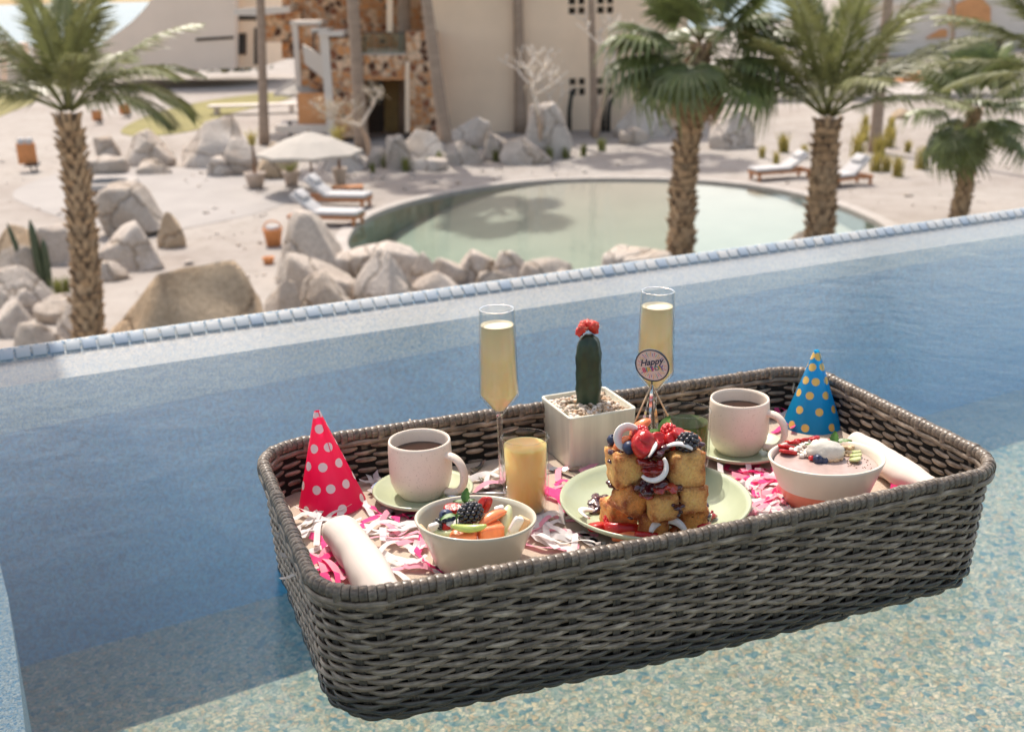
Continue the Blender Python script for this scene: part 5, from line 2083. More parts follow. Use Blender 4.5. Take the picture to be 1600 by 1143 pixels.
pebm.l(pebm.ramp(sp_.outputs[0], [(0, (.50, .38, .27)), (.2, (.66, .56, .46)), (.4, (.36, .25, .17)), (.55, (.72, .64, .56)), (.72, (.48, .30, .17)), (.88, (.58, .48, .38))], 'CONSTANT'), pebm.bsdf.inputs['Base Color'])
pebm.bsdf.inputs['Roughness'].default_value = .55
parts = []
pr = random.Random(3)
for k in range(330):
    x, y = pr.uniform(-1, 1) * S_ * .86, pr.uniform(-1, 1) * S_ * .86
    hgt = hp_ - .008 + .007 * (1 - max(abs(x), abs(y)) / S_) + pr.uniform(-.0015, .002)
    s_ = pr.uniform(.0028, .0052)
    parts.append(xf(blob(s_, s_ * pr.uniform(.7, 1.1), s_ * pr.uniform(.5, .8), 1, .2, 1.5, k), T(x, y, hgt) @ RZ(pr.uniform(0, 6))))
obj("pebbles", join(parts), pebm.m, pl_, kind='stuff')
cz = hp_ + .100
P = [(.004, .006, hp_ - .01 + (cz - hp_ + .01) * t) for t in np.linspace(0, 1, 15)]
prof = np.array([.88, .92, .95, .98, 1.0, 1.0, .99, .98, .99, 1, 1.0, .97, .90, .74, .30]) * .0225 * np.array([1 + .035 * math.sin(i * 2.1) for i in range(15)])


def ribs3(P, rad):
    n = 48
    a = np.linspace(0, 2 * np.pi, n, endpoint=False)
    k = .70 + .30 * np.abs(np.cos(a * 2)) ** 2.2      # four broad wings
    V = []
    for p, r_ in zip(P, rad):
        for j in range(n):
            V.append((p[0] + r_ * k[j] * math.cos(a[j] + .25), p[1] + r_ * k[j] * math.sin(a[j] + .25), p[2]))
    F = [(i * n + j, i * n + (j + 1) % n, (i + 1) * n + (j + 1) % n, (i + 1) * n + j) for i in range(len(P) - 1) for j in range(n)]
    F.append(tuple((len(P) - 1) * n + j for j in range(n)))
    return np.array(V), F


obj("cactus_stem", ribs3(P, prof), pm("deep_cactus_green", (.022, .045, .024), .38, .35, 60, .15, 200, .0006, spec=.5), pl_)
parts, sp = [], []
for k in range(16):
    a, e = pr.uniform(0, 6.28), pr.uniform(-.1, 1.3)
    rr = .0122 * math.cos(e) * pr.uniform(.7, 1.1)
    q = (.004 + rr * math.cos(a) * 1.15, .006 + rr * math.sin(a) * 1.15, cz + .004 + .011 * math.sin(e))
    s_ = pr.uniform(.0052, .0074)
    parts.append(xf(blob(s_, s_, s_, 2, .25, 2.5, k), T(*q)))
    for _ in range(9):
        a2, e2 = pr.uniform(0, 6.28), pr.uniform(-.3, 1.4)
        d_ = Vector((math.cos(a2) * math.cos(e2), math.sin(a2) * math.cos(e2), math.sin(e2)))
        b0 = Vector(q) + d_ * s_ * .9
        sp.append(tube([b0, b0 + d_ * pr.uniform(.003, .0065)], [.00028, .0001], 3, False))
obj("red_graft", join(parts), pm("red_cactus", (.66, .05, .035), .5, .25, 120, .3, 300, .0006, sss=.1), pl_)
obj("spines", join(sp), pm("pale_spine", (.82, .62, .42), .6, .1, 5), pl_)

# ------------------------------------------------------------------ rolled napkins
NAPK = pm("napkin_cloth", (.64, .55, .485), .95, .05, 7, .25, 500, .0005, spec=.15)


def napkin(p0, p1, r, label, seed, flat=.92):
    a, b = Vector((*G(*p0, ZF + r).xy, ZF + r * flat)), Vector((*G(*p1, ZF + r).xy, ZF + r * flat))
    ax = (b - a)
    L = ax.length
    root = thing("rolled_napkin", label, "napkin", M=Matrix.Translation(a) @ RZ(math.atan2(ax.y, ax.x)))
    # a cloth rolled up: a spiral in section, carried along X with soft folds
    n, m = 110, 26
    rr = random.Random(seed)
    V = []
    for i in range(m):
        t = i / (m - 1)
        for k in range(n):
            s_ = k / (n - 1)
            ang = 2 * math.pi * 2.9 * s_ - 1.27
            rad = r * (.30 + .70 * s_ ** .8)
            fold = 1 + .05 * math.sin(2 * ang + 5 * t + seed) * s_ + .045 * math.sin(6 * t + ang) + .03 * math.sin(13 * t - ang * 2) + .16 * (mnoise.noise(Vector((t * 4, math.cos(ang) * .8, math.sin(ang) * .8 + seed)))) * s_ + .05 * mnoise.noise(Vector((t * 14, ang * 1.5, seed)))
            fold *= .93 + .14 * math.sin(math.pi * min(1, t * 1.15)) * s_ + .06 * (1 - t)
            sag = .012 * r * math.sin(t * 5)
            V.append((L * t + (1 - s_) * .004 * (1 if t < .5 else -1), rad * fold * math.cos(ang), rad * fold * math.sin(ang) * flat + sag))
    F = [(i * n + k, i * n + k + 1, (i + 1) * n + k + 1, (i + 1) * n + k) for i in range(m - 1) for k in range(n - 1)]
    o = obj("cloth", (np.array(V), F), NAPK, root)
    sm = o.modifiers.new("thickness", 'SOLIDIFY')
    sm.thickness = .0012
    return root


napkin((533, 826), (612, 940), .0245, "rolled cream napkin beside the pink party hat", 2)
napkin((1338, 692), (1462, 766), .0215, "rolled cream napkin behind the smoothie bowl, against the right wall of the tray", 5)
# ------------------------------------------------------------------ food
def toast_mat(name, crumb, crust, edge_lo=.60, edge_hi=.92):
    t = new_mat(name)
    tc_ = t.n("ShaderNodeTexCoord")
    sp_ = t.n("ShaderNodeSeparateXYZ")
    t.l(tc_.outputs['Generated'], sp_.inputs[0])
    ax = [t.math('MULTIPLY', t.math('ABSOLUTE', t.math('SUBTRACT', sp_.outputs[i], .5)), 2.0) for i in range(3)]
    e = t.math('MAXIMUM', t.math('MAXIMUM', t.math('MULTIPLY', ax[0], ax[1]), t.math('MULTIPLY', ax[1], ax[2])), t.math('MULTIPLY', ax[0], ax[2]))
    g = t.n("ShaderNodeNewGeometry")
    nz = t.noise(g.outputs['Position'], 70, 5, .65)
    e2 = t.math('ADD', e, t.math('MULTIPLY', t.math('SUBTRACT', nz.outputs[0], .5), 1.1))
    c = t.ramp(e2, [(edge_lo - .35, crumb), (edge_lo, tuple(.75 * a + .25 * b for a, b in zip(crumb, crust))), (edge_hi, crust)])
    fine = t.noise(g.outputs['Position'], 300, 4, .75)
    c = t.mix(1.0, c, t.ramp(fine.outputs[0], [(.3, (.80, .74, .68)), (.55, (1.1, 1.08, 1.06)), (.75, (1.3, 1.3, 1.25))]), 'MULTIPLY')
    sugar = t.noise(g.outputs['Position'], 900, 2, .6)
    c = t.mix(t.math('MULTIPLY', t.math('GREATER_THAN', sugar.outputs[0], .66), .6), c, (.86, .74, .58))
    t.l(c, t.bsdf.inputs['Base Color'])
    t.bsdf.inputs['Roughness'].default_value = .62
    t.bsdf.inputs['Subsurface Weight'].default_value = .55
    t.bsdf.inputs['Subsurface Scale'].default_value = .016
    t.bsdf.inputs['Subsurface Radius'].default_value = (1, .7, .4)
    t.bump(t.math('ADD', nz.outputs[0], fine.outputs[0]), 1.0, .0036)
    return t.m


TOAST = toast_mat("golden_toast", (1.0, .60, .20), (.38, .10, .02), .54, .86)
TOASTD = toast_mat("browned_toast", (.90, .42, .11), (.28, .06, .012), .42, .80)


def place(name, label, cat, geo, mat, loc, rot=None, group=None, smooth=True):
    return obj(name, geo, mat, M=Matrix.Translation(tuple(loc)) @ (rot or Matrix.Identity(4)), smooth=smooth, label=label, cat=cat, group=group)


def rough_box(sx, sy, sz, seed, r=.006, amp=.05):
    v, f = cuboid(sx, sy, sz, 4 if sx > .033 else 3, 9.0)
    o = Vector((seed * 3.3, seed, seed * 1.7))
    amp = amp * (1.35 if sx > .033 else 1)
    k = np.array([1 + amp * 1.5 * mnoise.noise(Vector(p) * 45 + o) + amp * mnoise.noise(Vector(p) * 130 + o) + .7 * amp * mnoise.noise(Vector(p) * 330 + o) for p in v])
    return v * k[:, None], f


gt = "cubes of french toast"
TB = [(966, 800, .078, (.037, .036, .036), R(24), 0, TOAST, "toast cube at the bottom left of the stack, resting on the plate"),
      (1022, 818, .077, (.036, .036, .035), R(-12), R(10), TOASTD, "browned toast cube at the bottom front of the stack"),
      (1078, 808, .077, (.038, .036, .036), R(8), 0, TOASTD, "toast cube at the bottom right of the stack, sunk in jam"),
      (1020, 790, .077, (.038, .036, .036), R(40), 0, TOASTD, "toast cube hidden at the bottom back of the stack"),
      (984, 778, .112, (.038, .037, .037), R(30), R(32), TOASTD, "dark glazed toast cube leaning in the middle of the stack at left"),
      (1033, 786, .108, (.036, .035, .035), R(10), R(-3), TOAST, "pale toast cube in the middle of the stack"),
      (1077, 773, .114, (.037, .036, .035), R(14), R(4), TOAST, "pale toast cube in the middle of the stack at right"),
      (1030, 755, .116, (.036, .036, .036), R(20), 0, TOASTD, "toast cube hidden in the middle of the stack"),
      (978, 727, .152, (.041, .040, .044), R(16), R(-2), TOAST, "sugared toast cube on top of the stack at left"),
      (1067, 727, .152, (.044, .042, .045), R(12), R(2), TOAST, "largest sugared toast cube on top of the stack at right"),
      (1025, 718, .150, (.038, .038, .040), R(14), 0, TOASTD, "toast cube covered with jam between the two top cubes")]
for k, (px, py, z, s_, yaw, rl_, m, lab) in enumerate(TB):
    place("toast_cube", lab, "french toast", rough_box(*s_, k + 1), m, G(px, py, z + DZ), RZ(yaw) @ RY(rl_), gt)

XTRA = 1
JAM = pm("berry_compote", (.050, .0035, .007), .09, .5, 90, .35, 160, .0012, spec=.6, sss=.15, sssr=.004, coat=.6)
JAMR = pm("red_compote", (.26, .014, .010), .10, .5, 80, .35, 160, .0012, spec=.6, sss=.2, sssr=.004, coat=.6)


def clump(pts, r, seed, sq_=.6):
    rr = random.Random(seed)
    parts = []
    for p in pts:
        for _ in range(7):
            q = Vector(p) + Vector((max(-1, min(1, rr.gauss(0, .5))) * r * 1.2, max(-1, min(1, rr.gauss(0, .5))) * r, max(-1, min(1, rr.gauss(0, .5))) * r * .5))
            s_ = r * rr.uniform(.4, .85)
            parts.append(xf(blob(s_, s_, s_ * sq_, 2, .22, 2.2, rr.randint(0, 99)), T(*q)))
    return join(parts)


def compote(name_lab, pxs, z, r, seed, mat):
    pts = [G(px, py, zz + DZ) for px, py, zz in pxs]
    c = sum(pts, Vector()) / len(pts)
    o = place("berry_compote", name_lab, "compote", clump([p - c for p in pts], r * 1.35, seed), mat, c)
    rm = o.modifiers.new("merge", 'REMESH')
    rm.mode, rm.voxel_size, rm.use_smooth_shade = 'VOXEL', .0011, True
    sm = o.modifiers.new("soften", 'SMOOTH')
    sm.factor, sm.iterations = .5, 5
    return o


compote("dark berry compote spooned over the top of the toast stack", [(962, 694, .172), (985, 698, .174), (1012, 700, .176), (1020, 708, .176), (1040, 698, .178), (1060, 694, .178), (1078, 694, .174), (1030, 690, .178), (1000, 690, .178)], 0, .0085, 1, JAM)
compote("red berry compote running down between the two top toast cubes", [(1018, 722, .165), (1022, 732, .158), (1015, 740, .15)], 0, .0072, 2, JAMR)
compote("dark berry compote pooled between the middle and top toast cubes", [(1012, 752, .138), (1030, 748, .139), (1040, 760, .135), (1018, 764, .130), (1000, 766, .13)], 0, .0085, 3, JAM)
compote("red compote drip above the pale middle toast cube", [(1028, 764, .136), (1042, 762, .136), (1008, 772, .125)], 0, .0060, 4, JAMR)
compote("dark compote and berries under the right side of the toast stack", [(1065, 795, .090), (1082, 798, .088), (1098, 802, .082), (1050, 806, .080), (1090, 808, .070)], 0, .0080, 5, JAM)
compote("red compote under the middle toast cubes at the front", [(1050, 808, .075), (1064, 810, .072), (1038, 812, .072)], 0, .0072, 6, JAMR)
compote("dark compote splashed on the plate left of the toast stack", [(930, 785, .064), (938, 778, .066), (925, 796, .062), (942, 790, .066)], 0, .0065, 7, JAM)
compote("spot of compote on the plate at far right of the toast", [(1112, 803, .064), (1116, 806, .064)], 0, .0042, 8, JAMR)

compote("dark syrup running over the front edge of the top left toast cube", [(958, 706, .170), (966, 712, .166), (975, 708, .170), (962, 720, .160)], 0, .0052, 9, JAM)
compote("dark syrup running over the front edge of the top right toast cube", [(1050, 704, .170), (1062, 708, .168), (1086, 706, .168), (1046, 716, .162)], 0, .0052, 10, JAM)
compote("dark syrup soaked between the left cubes of the stack", [(960, 756, .128), (975, 762, .125), (992, 800, .095), (998, 808, .09)], 0, .0058, 11, JAM)
compote("dark syrup between the middle and right cubes of the stack", [(1057, 775, .120), (1056, 788, .112), (1058, 800, .10)], 0, .0050, 12, JAM)
STRAW = new_mat("strawberry_flesh")
tc_ = STRAW.n("ShaderNodeTexCoord")
gr_ = STRAW.n("ShaderNodeTexGradient", gradient_type='SPHERICAL')
mp_ = STRAW.n("ShaderNodeMapping")
mp_.inputs['Location'].default_value = (-.5 * 1.9, -.5 * 1.9, -.5 * 1.9)
mp_.inputs['Scale'].default_value = (1.9, 1.9, 1.9)
STRAW.l(tc_.outputs['Generated'], mp_.inputs[0])
STRAW.l(mp_.outputs[0], gr_.inputs[0])
nz = STRAW.noise(STRAW.coord('Object'), 260, 3)
vs_ = STRAW.voro(STRAW.coord('Object'), 420)
ff = STRAW.math('ADD', gr_.outputs[1], STRAW.math('MULTIPLY', STRAW.math('SUBTRACT', nz.outputs[0], .5), .25))
STRAW.l(STRAW.ramp(ff, [(0, (.45, .010, .010)), (.22, (.56, .035, .022)), (.5, (.72, .16, .09)), (.75, (.82, .42, .30))]), STRAW.bsdf.inputs['Base Color'])
STRAW.bsdf.inputs['Roughness'].default_value = .25
STRAW.bsdf.inputs['Subsurface Weight'].default_value = .2
STRAW.bsdf.inputs['Subsurface Scale'].default_value = .004
STRAW.bump(STRAW.math('ADD', nz.outputs[0], STRAW.math('MINIMUM', STRAW.math('MULTIPLY', vs_.outputs['Distance'], 4), 1.0)), .7, .0011)
STRAW = STRAW.m
BERRYR = pm("raspberry_skin", (.60, .020, .022), .28, .3, 200, .3, 500, .0006, sss=.25, sssr=.003, coat=.3)
PAPAYA = pm("papaya_flesh", (.86, .24, .085), .28, .16, 70, .2, 300, .0008, sss=.3, sssr=.005, coat=.25)
MELON = pm("honeydew_flesh", (.62, .64, .36), .3, .12, 60, .15, 300, .0006, sss=.3, sssr=.006, coat=.2)
COCO = pm("coconut_flesh", (.80, .74, .68), .45, .06, 80, .15, 300, .0004, sss=.2, sssr=.003)
BLACKB = pm("blackberry_skin", (.012, .007, .012), .16, .5, 60, spec=.6, coat=.5)
BLUEB = pm("blueberry_skin", (.022, .035, .085), .42, .5, 120, .1, 300, .0003)
MINT = pm("mint_leaf", (.075, .17, .025), .42, .3, 90, .35, 260, .0008, trans=.15)
APPLE = pm("green_apple_slice", (.42, .50, .13), .3, .2, 50, sss=.2, sssr=.004, coat=.2)


def slice_geo(l, w, th, seed=0, bend=.0):
    """Flat cut of fruit: an egg-shaped outline with thickness and soft edges."""
    v, f = ico(3)
    v = v.copy()
    v[:, 2] = np.sign(v[:, 2]) * np.minimum(np.abs(v[:, 2]) * 2.2, 1)
    wid = 1 - .30 * v[:, 0]
    v = v * np.array([l / 2, w / 2, th / 2])
    v[:, 1] *= wid
    v[:, 2] += bend * (v[:, 0] / l) ** 2 * 4
    return v, f


def wedge_geo(l, w, th, arc=1.2):
    """Melon slice: a bent bar, rounded outside and flat within."""
    n, m = 14, 10
    V, F = [], []
    rad = l / arc
    for i in range(n):
        t = i / (n - 1) - .5
        k = max(.12, math.cos(t * math.pi * .92) ** .55)
        a = t * arc
        for j in range(m):
            b = 2 * math.pi * j / m
            rr = rad + th * .5 * math.cos(b) * k
            V.append((rr * math.sin(a), w * .5 * math.sin(b) * k * (1.15 if math.cos(b) < 0 else .85), rr * math.cos(a) - rad))
    for i in range(n - 1):
        for j in range(m):
            F.append((i * m + j, i * m + (j + 1) % m, (i + 1) * m + (j + 1) % m, (i + 1) * m + j))
    F += [tuple(range(m))[::-1], tuple((n - 1) * m + j for j in range(m))]
    return np.array(V), F


def drupes(rx, rz_, n, seed, hole=False):
    rr = random.Random(seed)
    parts = []
    for k in range(n):
        z = 1 - 2 * (k + .5) / n
        if hole and z > .75:
            continue
        a = k * 2.39996
        q = math.sqrt(1 - z * z)
        s_ = rx * 2.05 / math.sqrt(n) * rr.uniform(.92, 1.1)
        v, f = ico(2)
        parts.append((v * s_ + np.array([rx * .86 * q * math.cos(a), rx * .86 * q * math.sin(a), rz_ * .86 * z]), f))
    parts.append((ico(2)[0] * np.array([rx, rx, rz_]) * .84, ico(2)[1]))
    return join(parts)


def blueberry_geo(r):
    return lathe([(0, -r), (r * .5, -r * .87), (r * .87, -r * .5), (r, 0), (r * .9, r * .45), (r * .62, r * .80), (r * .42, r * .92), (r * .34, r * .98), (r * .26, r * .82), (0, r * .74)], 24, wob=lambda a, z: .06 * math.cos(5 * a) if z > r * .9 else 0)


def curl_geo(rad, w, arc, th=.0009, twist=.6, rise_=.004, cone=1.05):
    n = 20
    V, F = [], []
    for i in range(n):
        t = i / (n - 1)
        a = arc * (t - .5)
        tw_ = cone + twist * (t - .5)
        c = Vector((rad * math.cos(a), rad * math.sin(a), rise_ * math.sin(t * 3.1)))
        o = Vector((math.cos(a) * math.sin(tw_), math.sin(a) * math.sin(tw_), math.cos(tw_)))
        nn = Vector((math.cos(a) * math.cos(tw_), math.sin(a) * math.cos(tw_), -math.sin(tw_)))
        ww = w * (.35 + .65 * math.sin(math.pi * min(max(t, .03), .97)) ** .5)
        for sa_, sb in ((-1, -1), (1, -1), (1, 1), (-1, 1)):
            V.append(tuple(c + o * ww / 2 * sa_ + nn * th * sb))
    for i in range(n - 1):
        for j in range(4):
            F.append((i * 4 + j, i * 4 + (j + 1) % 4, (i + 1) * 4 + (j + 1) % 4, (i + 1) * 4 + j))
    F += [(3, 2, 1, 0), tuple((n - 1) * 4 + j for j in range(4))]
    return np.array(V), F


def leaf_geo(l, w):
    n, m = 9, 5
    V, F = [], []
    for i in range(n):
        t = i / (n - 1)
        ww = w * math.sin(math.pi * t ** .8) ** .8 if 0 < t < 1 else .0002
        for j in range(m):
            s_ = j / (m - 1) * 2 - 1
            serr = 1 + .10 * (1 if (i % 2) else -1) * abs(s_)
            V.append((l * t, ww * s_ * serr / 2, .18 * w * abs(s_) + .22 * l * t * (1 - t) - .10 * l * t * t + .03 * w * math.cos(i * 3.1) * abs(s_)))
    for i in range(n - 1):
        for j in range(m - 1):
            F.append((i * m + j, (i + 1) * m + j, (i + 1) * m + j + 1, i * m + j + 1))
    return np.array(V), F


def mint(p, lab, leaves, k=1.0):
    root = thing("mint_sprig", lab, "mint sprig", p)
    for az, el, l in leaves:
        o = obj("leaf", leaf_geo(l * k, l * .58 * k), MINT, root, M=RZ(R(az)) @ RY(-R(el)))
    obj("stem", tube([(0, 0, -.012 * k), (0, 0, -.004), (.001, 0, .004 * k)], .0009, 5), MINT, root)


zt = .181 + DZ
place("papaya_slice", "upright papaya slice on top of the toast, behind the curled coconut", "fruit slice", wedge_geo(0.0360, 0.0144, 0.0144, .9), PAPAYA, G(998, 668, zt + .004), RZ(.3) @ RY(-.7) @ RX(-.5))
place("papaya_slice", "narrow papaya slice at the top left edge of the toast", "fruit slice", wedge_geo(0.0360, 0.0108, 0.0108, .9), PAPAYA, G(968, 693, zt), RZ(-.5) @ RY(-.9))
place("papaya_slice", "papaya slice lying along the top right edge of the toast", "fruit slice", wedge_geo(0.0408, 0.0156, 0.0132, .7), PAPAYA, G(1071, 680, zt + .003), RZ(-.1) @ RY(.18))
place("strawberry_half", "large strawberry half on top of the toast, left of the mint", "strawberry", slice_geo(0.0325, 0.0275, 0.0175), STRAW, G(1004, 690, zt + .008), RZ(1.9) @ RX(.9) @ RY(.5))
place("strawberry_half", "strawberry half facing front just below the larger half", "strawberry", slice_geo(0.0275, 0.0238, 0.0150), STRAW, G(1003, 698, zt + .006), RZ(-1.4) @ RX(-.2) @ RY(.8))
place("strawberry_half", "strawberry piece between the raspberry and the blackberry on the toast", "strawberry", slice_geo(0.0275, 0.0213, 0.0150), STRAW, G(1052, 688, zt + .003), RZ(.6) @ RX(.9))
place("raspberry", "raspberry on top of the toast, right of the mint sprig", "raspberry", drupes(0.0095, 0.0104, 46, 2), BERRYR, G(1045, 674, zt + .010), RX(.5))
place("raspberry", "raspberry on top of the toast, behind the strawberry halves", "raspberry", drupes(0.0098, 0.0107, 46, 4), BERRYR, G(1001, 677, zt + .011), RX(1.2))
place("blackberry", "blackberry on the top right corner of the toast", "blackberry", drupes(0.0120, 0.0152, 54, 3), BLACKB, G(1073, 691, zt + .003), RY(1.2) @ RX(.2))
place("blueberry", "blueberry under the curled coconut on the toast", "blueberry", blueberry_geo(.0082), BLUEB, G(983, 699, zt), RX(-.9))
place("blueberry", "blueberry at the far left edge of the toast top", "blueberry", blueberry_geo(.0070), BLUEB, G(957, 687, zt), RX(.4))
gc = "coconut shavings on the toast"
place("coconut_curl", "large curled coconut shaving at the top left of the toast", "coconut shaving", curl_geo(.0135, .011, 4.6, .0010), COCO, G(982, 684, zt + .008), RX(1.1) @ RZ(2.6))
place("coconut_curl", "hook of coconut hanging down the front between the top toast cubes", "coconut shaving", curl_geo(.0165, .0065, 3.0, .0010, .4), COCO, G(1019, 728, .166 + DZ), RX(1.35) @ RZ(-.9))
place("coconut_curl", "flat coconut shaving in front of the blackberry", "coconut shaving", curl_geo(.050, .006, .62, .0009, .3), COCO, G(1062, 698, zt + .002), RZ(1.45) @ T(-.05, 0, 0) @ RX(.1))
place("coconut_curl", "coconut shaving lying over the jam at the middle of the toast top", "coconut shaving", curl_geo(.022, .007, 1.2, .0009, .5), COCO, G(1020, 702, zt + .004), RZ(-.4) @ T(-.02, 0, 0) @ RX(.4))
place("coconut_curl", "long coconut arc on the plate left of the toast", "coconut shaving", curl_geo(.030, .009, 2.0, .0010, .5), COCO, G(945, 805, .068 + DZ), RZ(2.9) @ RX(.25))
place("coconut_curl", "white coconut arch on the plate at the front of the toast", "coconut shaving", curl_geo(.022, .010, 2.5, .0011, .5), COCO, G(1045, 838, .075 + DZ), RX(.55) @ RZ(1.57))
place("coconut_curl", "upright coconut curl on the plate right of the toast", "coconut shaving", curl_geo(.026, .009, 1.9, .0011, .7), COCO, G(1110, 797, .080 + DZ), RX(1.3) @ RZ(2.6))
place("raspberry", "raspberry on the plate in front of the bottom left toast cube", "raspberry", drupes(0.0100, 0.0107, 46, 6), BERRYR, G(956, 812, .071 + DZ), RX(.8))
place("strawberry_half", "strawberry slice lying on the plate below the raspberry", "strawberry", slice_geo(0.0475, 0.0263, 0.0150), STRAW, G(972, 826, .068 + DZ), RZ(-.25) @ RX(-.35))
place("papaya_slice", "papaya slice on the plate at the foot of the toast", "fruit slice", wedge_geo(0.0540, 0.0156, 0.0132, .8), PAPAYA, G(990, 838, .066 + DZ), RZ(-.2))
place("papaya_slice", "papaya slice on the plate under the right toast cubes", "fruit slice", wedge_geo(0.0456, 0.0144, 0.0120, .7), PAPAYA, G(1074, 823, .066 + DZ), RZ(.12))
for px, py, z_, rz_, rx_, l_, lab in ((1030, 686, zt + .006, .4, .9, .024, "strawberry slice leaning at the centre of the toast top"), (1020, 694, zt + .004, -.6, .7, .022, "small strawberry slice in the jam between the top cubes"),
        (1060, 678, zt + .010, 1.1, .6, .022, "strawberry slice behind the blackberry on the toast"), (985, 690, zt + .003, .2, .8, .020, "strawberry slice beside the blueberry on the toast"),
        (936, 822, .066 + DZ, .3, -.3, .030, "strawberry slice on the plate left of the toast"), (1010, 836, .070 + DZ, -.3, -.4, .030, "strawberry slice at the front foot of the toast"),
        (1096, 822, .068 + DZ, .5, -.4, .028, "strawberry slice on the plate right of the toast")):
    place("strawberry_slice", lab, "strawberry", slice_geo(l_, l_ * .78, .009), STRAW, G(px, py, z_), RZ(rz_) @ RX(rx_))
mint(G(1034, 676, zt + .006), "mint sprig standing on top of the toast stack", [(200, 12, .020), (40, 52, .024), (-30, -8, .020), (110, 40, .012)])

# fruit bowl
gf = "fruit in the sage cream bowl"
zb_ = ZF + .040


def heap(c, r, z, seed, mats, n):
    rr = random.Random(seed)
    for k in range(n):
        a, q = rr.uniform(0, 6.28), r * math.sqrt(rr.uniform(0, 1))
        s_ = rr.uniform(.015, .020)
        place("fruit_chunk", "fruit chunk buried under the others in the sage cream bowl", "fruit chunk", rough_box(s_, s_ * .9, s_ * .8, k + seed, .003, .04), mats[k % len(mats)],
              (c.x + q * math.cos(a), c.y + q * math.sin(a), z + rr.uniform(-.004, .004)), RZ(a) @ RX(rr.uniform(-.5, .5)), "fruit chunks under the top fruit")


heap(fbC, .036, ZF + .027, 5, [MELON, PAPAYA, MELON], 15)
place("melon_chunk", "pale green melon block at the front left of the fruit bowl", "fruit chunk", rough_box(.028, .018, .014, 3, .003, .04), MELON, G(694, 833, zb_ + .004), RZ(-.12) @ RX(.2))
place("melon_chunk", "tall pale green melon wedge at the right of the fruit bowl", "fruit chunk", wedge_geo(.040, .016, .012, .7), MELON, G(788, 812, zb_ + .012), RZ(1.2) @ RY(-.8))
place("papaya_chunk", "papaya block at the front of the fruit bowl under the apple slice", "fruit chunk", rough_box(.032, .018, .014, 7, .003, .04), PAPAYA, G(724, 838, zb_ + .003), RZ(.05) @ RX(.2))
place("papaya_chunk", "papaya cube at the front right of the fruit bowl", "fruit chunk", rough_box(.030, .020, .018, 9, .003, .04), PAPAYA, G(766, 829, zb_ + .007), RZ(.35) @ RX(.1))
place("papaya_slice", "long papaya slice right of the blackberry in the fruit bowl", "fruit slice", wedge_geo(.042, .015, .013, .6), PAPAYA, G(767, 808, zb_ + .020), RZ(.6) @ RY(-.25) @ RX(-.5))
place("strawberry_half", "upright strawberry quarter at the back of the fruit bowl", "strawberry", slice_geo(.028, .017, .010), STRAW, G(757, 788, zb_ + .024), RZ(-.6) @ RY(-.95) @ RX(.9))
place("strawberry_half", "thin strawberry slice behind the blueberry in the fruit bowl", "strawberry", slice_geo(.026, .016, .008), STRAW, G(709, 795, zb_ + .018), RZ(.1) @ RX(.3))
place("strawberry_half", "small strawberry wedge beside the broken blackberry in the fruit bowl", "strawberry", slice_geo(.018, .014, .010), STRAW, G(698, 821, zb_ + .012), RZ(1.2) @ RX(.4))
place("blackberry", "big blackberry on top of the fruit bowl", "blackberry", drupes(.0125, .0165, 62, 8), BLACKB, G(735, 801, zb_ + .026), RZ(.35) @ RY(1.35))
place("blackberry", "small blackberry at the left of the fruit bowl", "blackberry", drupes(.0080, .0095, 44, 9), BLACKB, G(688, 819, zb_ + .014), RY(.8))
place("blueberry", "blueberry left of the big blackberry in the fruit bowl", "blueberry", blueberry_geo(.0088), BLUEB, G(697, 806, zb_ + .022), RX(.9) @ RY(-.2))
place("blueberry", "blueberry tucked under the mint leaf in the fruit bowl", "blueberry", blueberry_geo(.0078), BLUEB, G(703, 811, zb_ + .017), RX(1.2))
place("apple_slice", "curved green apple slice at the front of the fruit bowl", "fruit slice", wedge_geo(.044, .010, .011, 1.3), APPLE, G(733, 826, zb_ + .016), RZ(-.05) @ RX(math.pi + .5))
place("coconut_chip", "white coconut chip at the left of the fruit bowl", "coconut chip", rough_box(.014, .006, .016, 2, .002, .03), COCO, G(677, 826, zb_ + .012), RZ(.6) @ RX(.3))
place("coconut_chip", "white coconut chip at the right inside the fruit bowl", "coconut chip", rough_box(.012, .006, .022, 4, .002, .03), COCO, G(806, 820, zb_ + .012), RY(.5) @ RZ(.4))
place("coconut_chip", "white coconut chip on the melon wedge in the fruit bowl", "coconut chip", rough_box(.012, .008, .013, 6, .002, .03), COCO, G(781, 798, zb_ + .022), RY(-.3))
place("coconut_chip", "flat coconut chip under the big blackberry", "coconut chip", rough_box(.030, .012, .005, 8, .002, .03), COCO, G(716, 818, zb_ + .014), RZ(.2) @ RY(.15) @ RX(.4))
place("peach_stick", "pale peach stick at the far left of the fruit bowl", "fruit slice", rough_box(.022, .005, .005, 4, .002, .03), pm("pale_peach", (.80, .50, .28), .4, .1, 60), G(664, 830, zb_ + .012), RZ(-.7) @ RY(.5))
place("peach_stick", "pale peach stick beside the coconut chip at the right of the fruit bowl", "fruit slice", rough_box(.016, .007, .018, 5, .002, .03), pm("pale_peach", (.80, .50, .28)), G(815, 818, zb_ + .010), RY(.5))
mint(G(727, 786, zb_ + .032), "mint sprig standing behind the big blackberry", [(75, 62, .020), (170, 8, .016), (10, 20, .013), (250, 50, .010)], .95)
mint(G(713, 806, zb_ + .028), "single mint leaf lying over the blueberry in the fruit bowl", [(196, -4, .020), (20, 0, .006)])

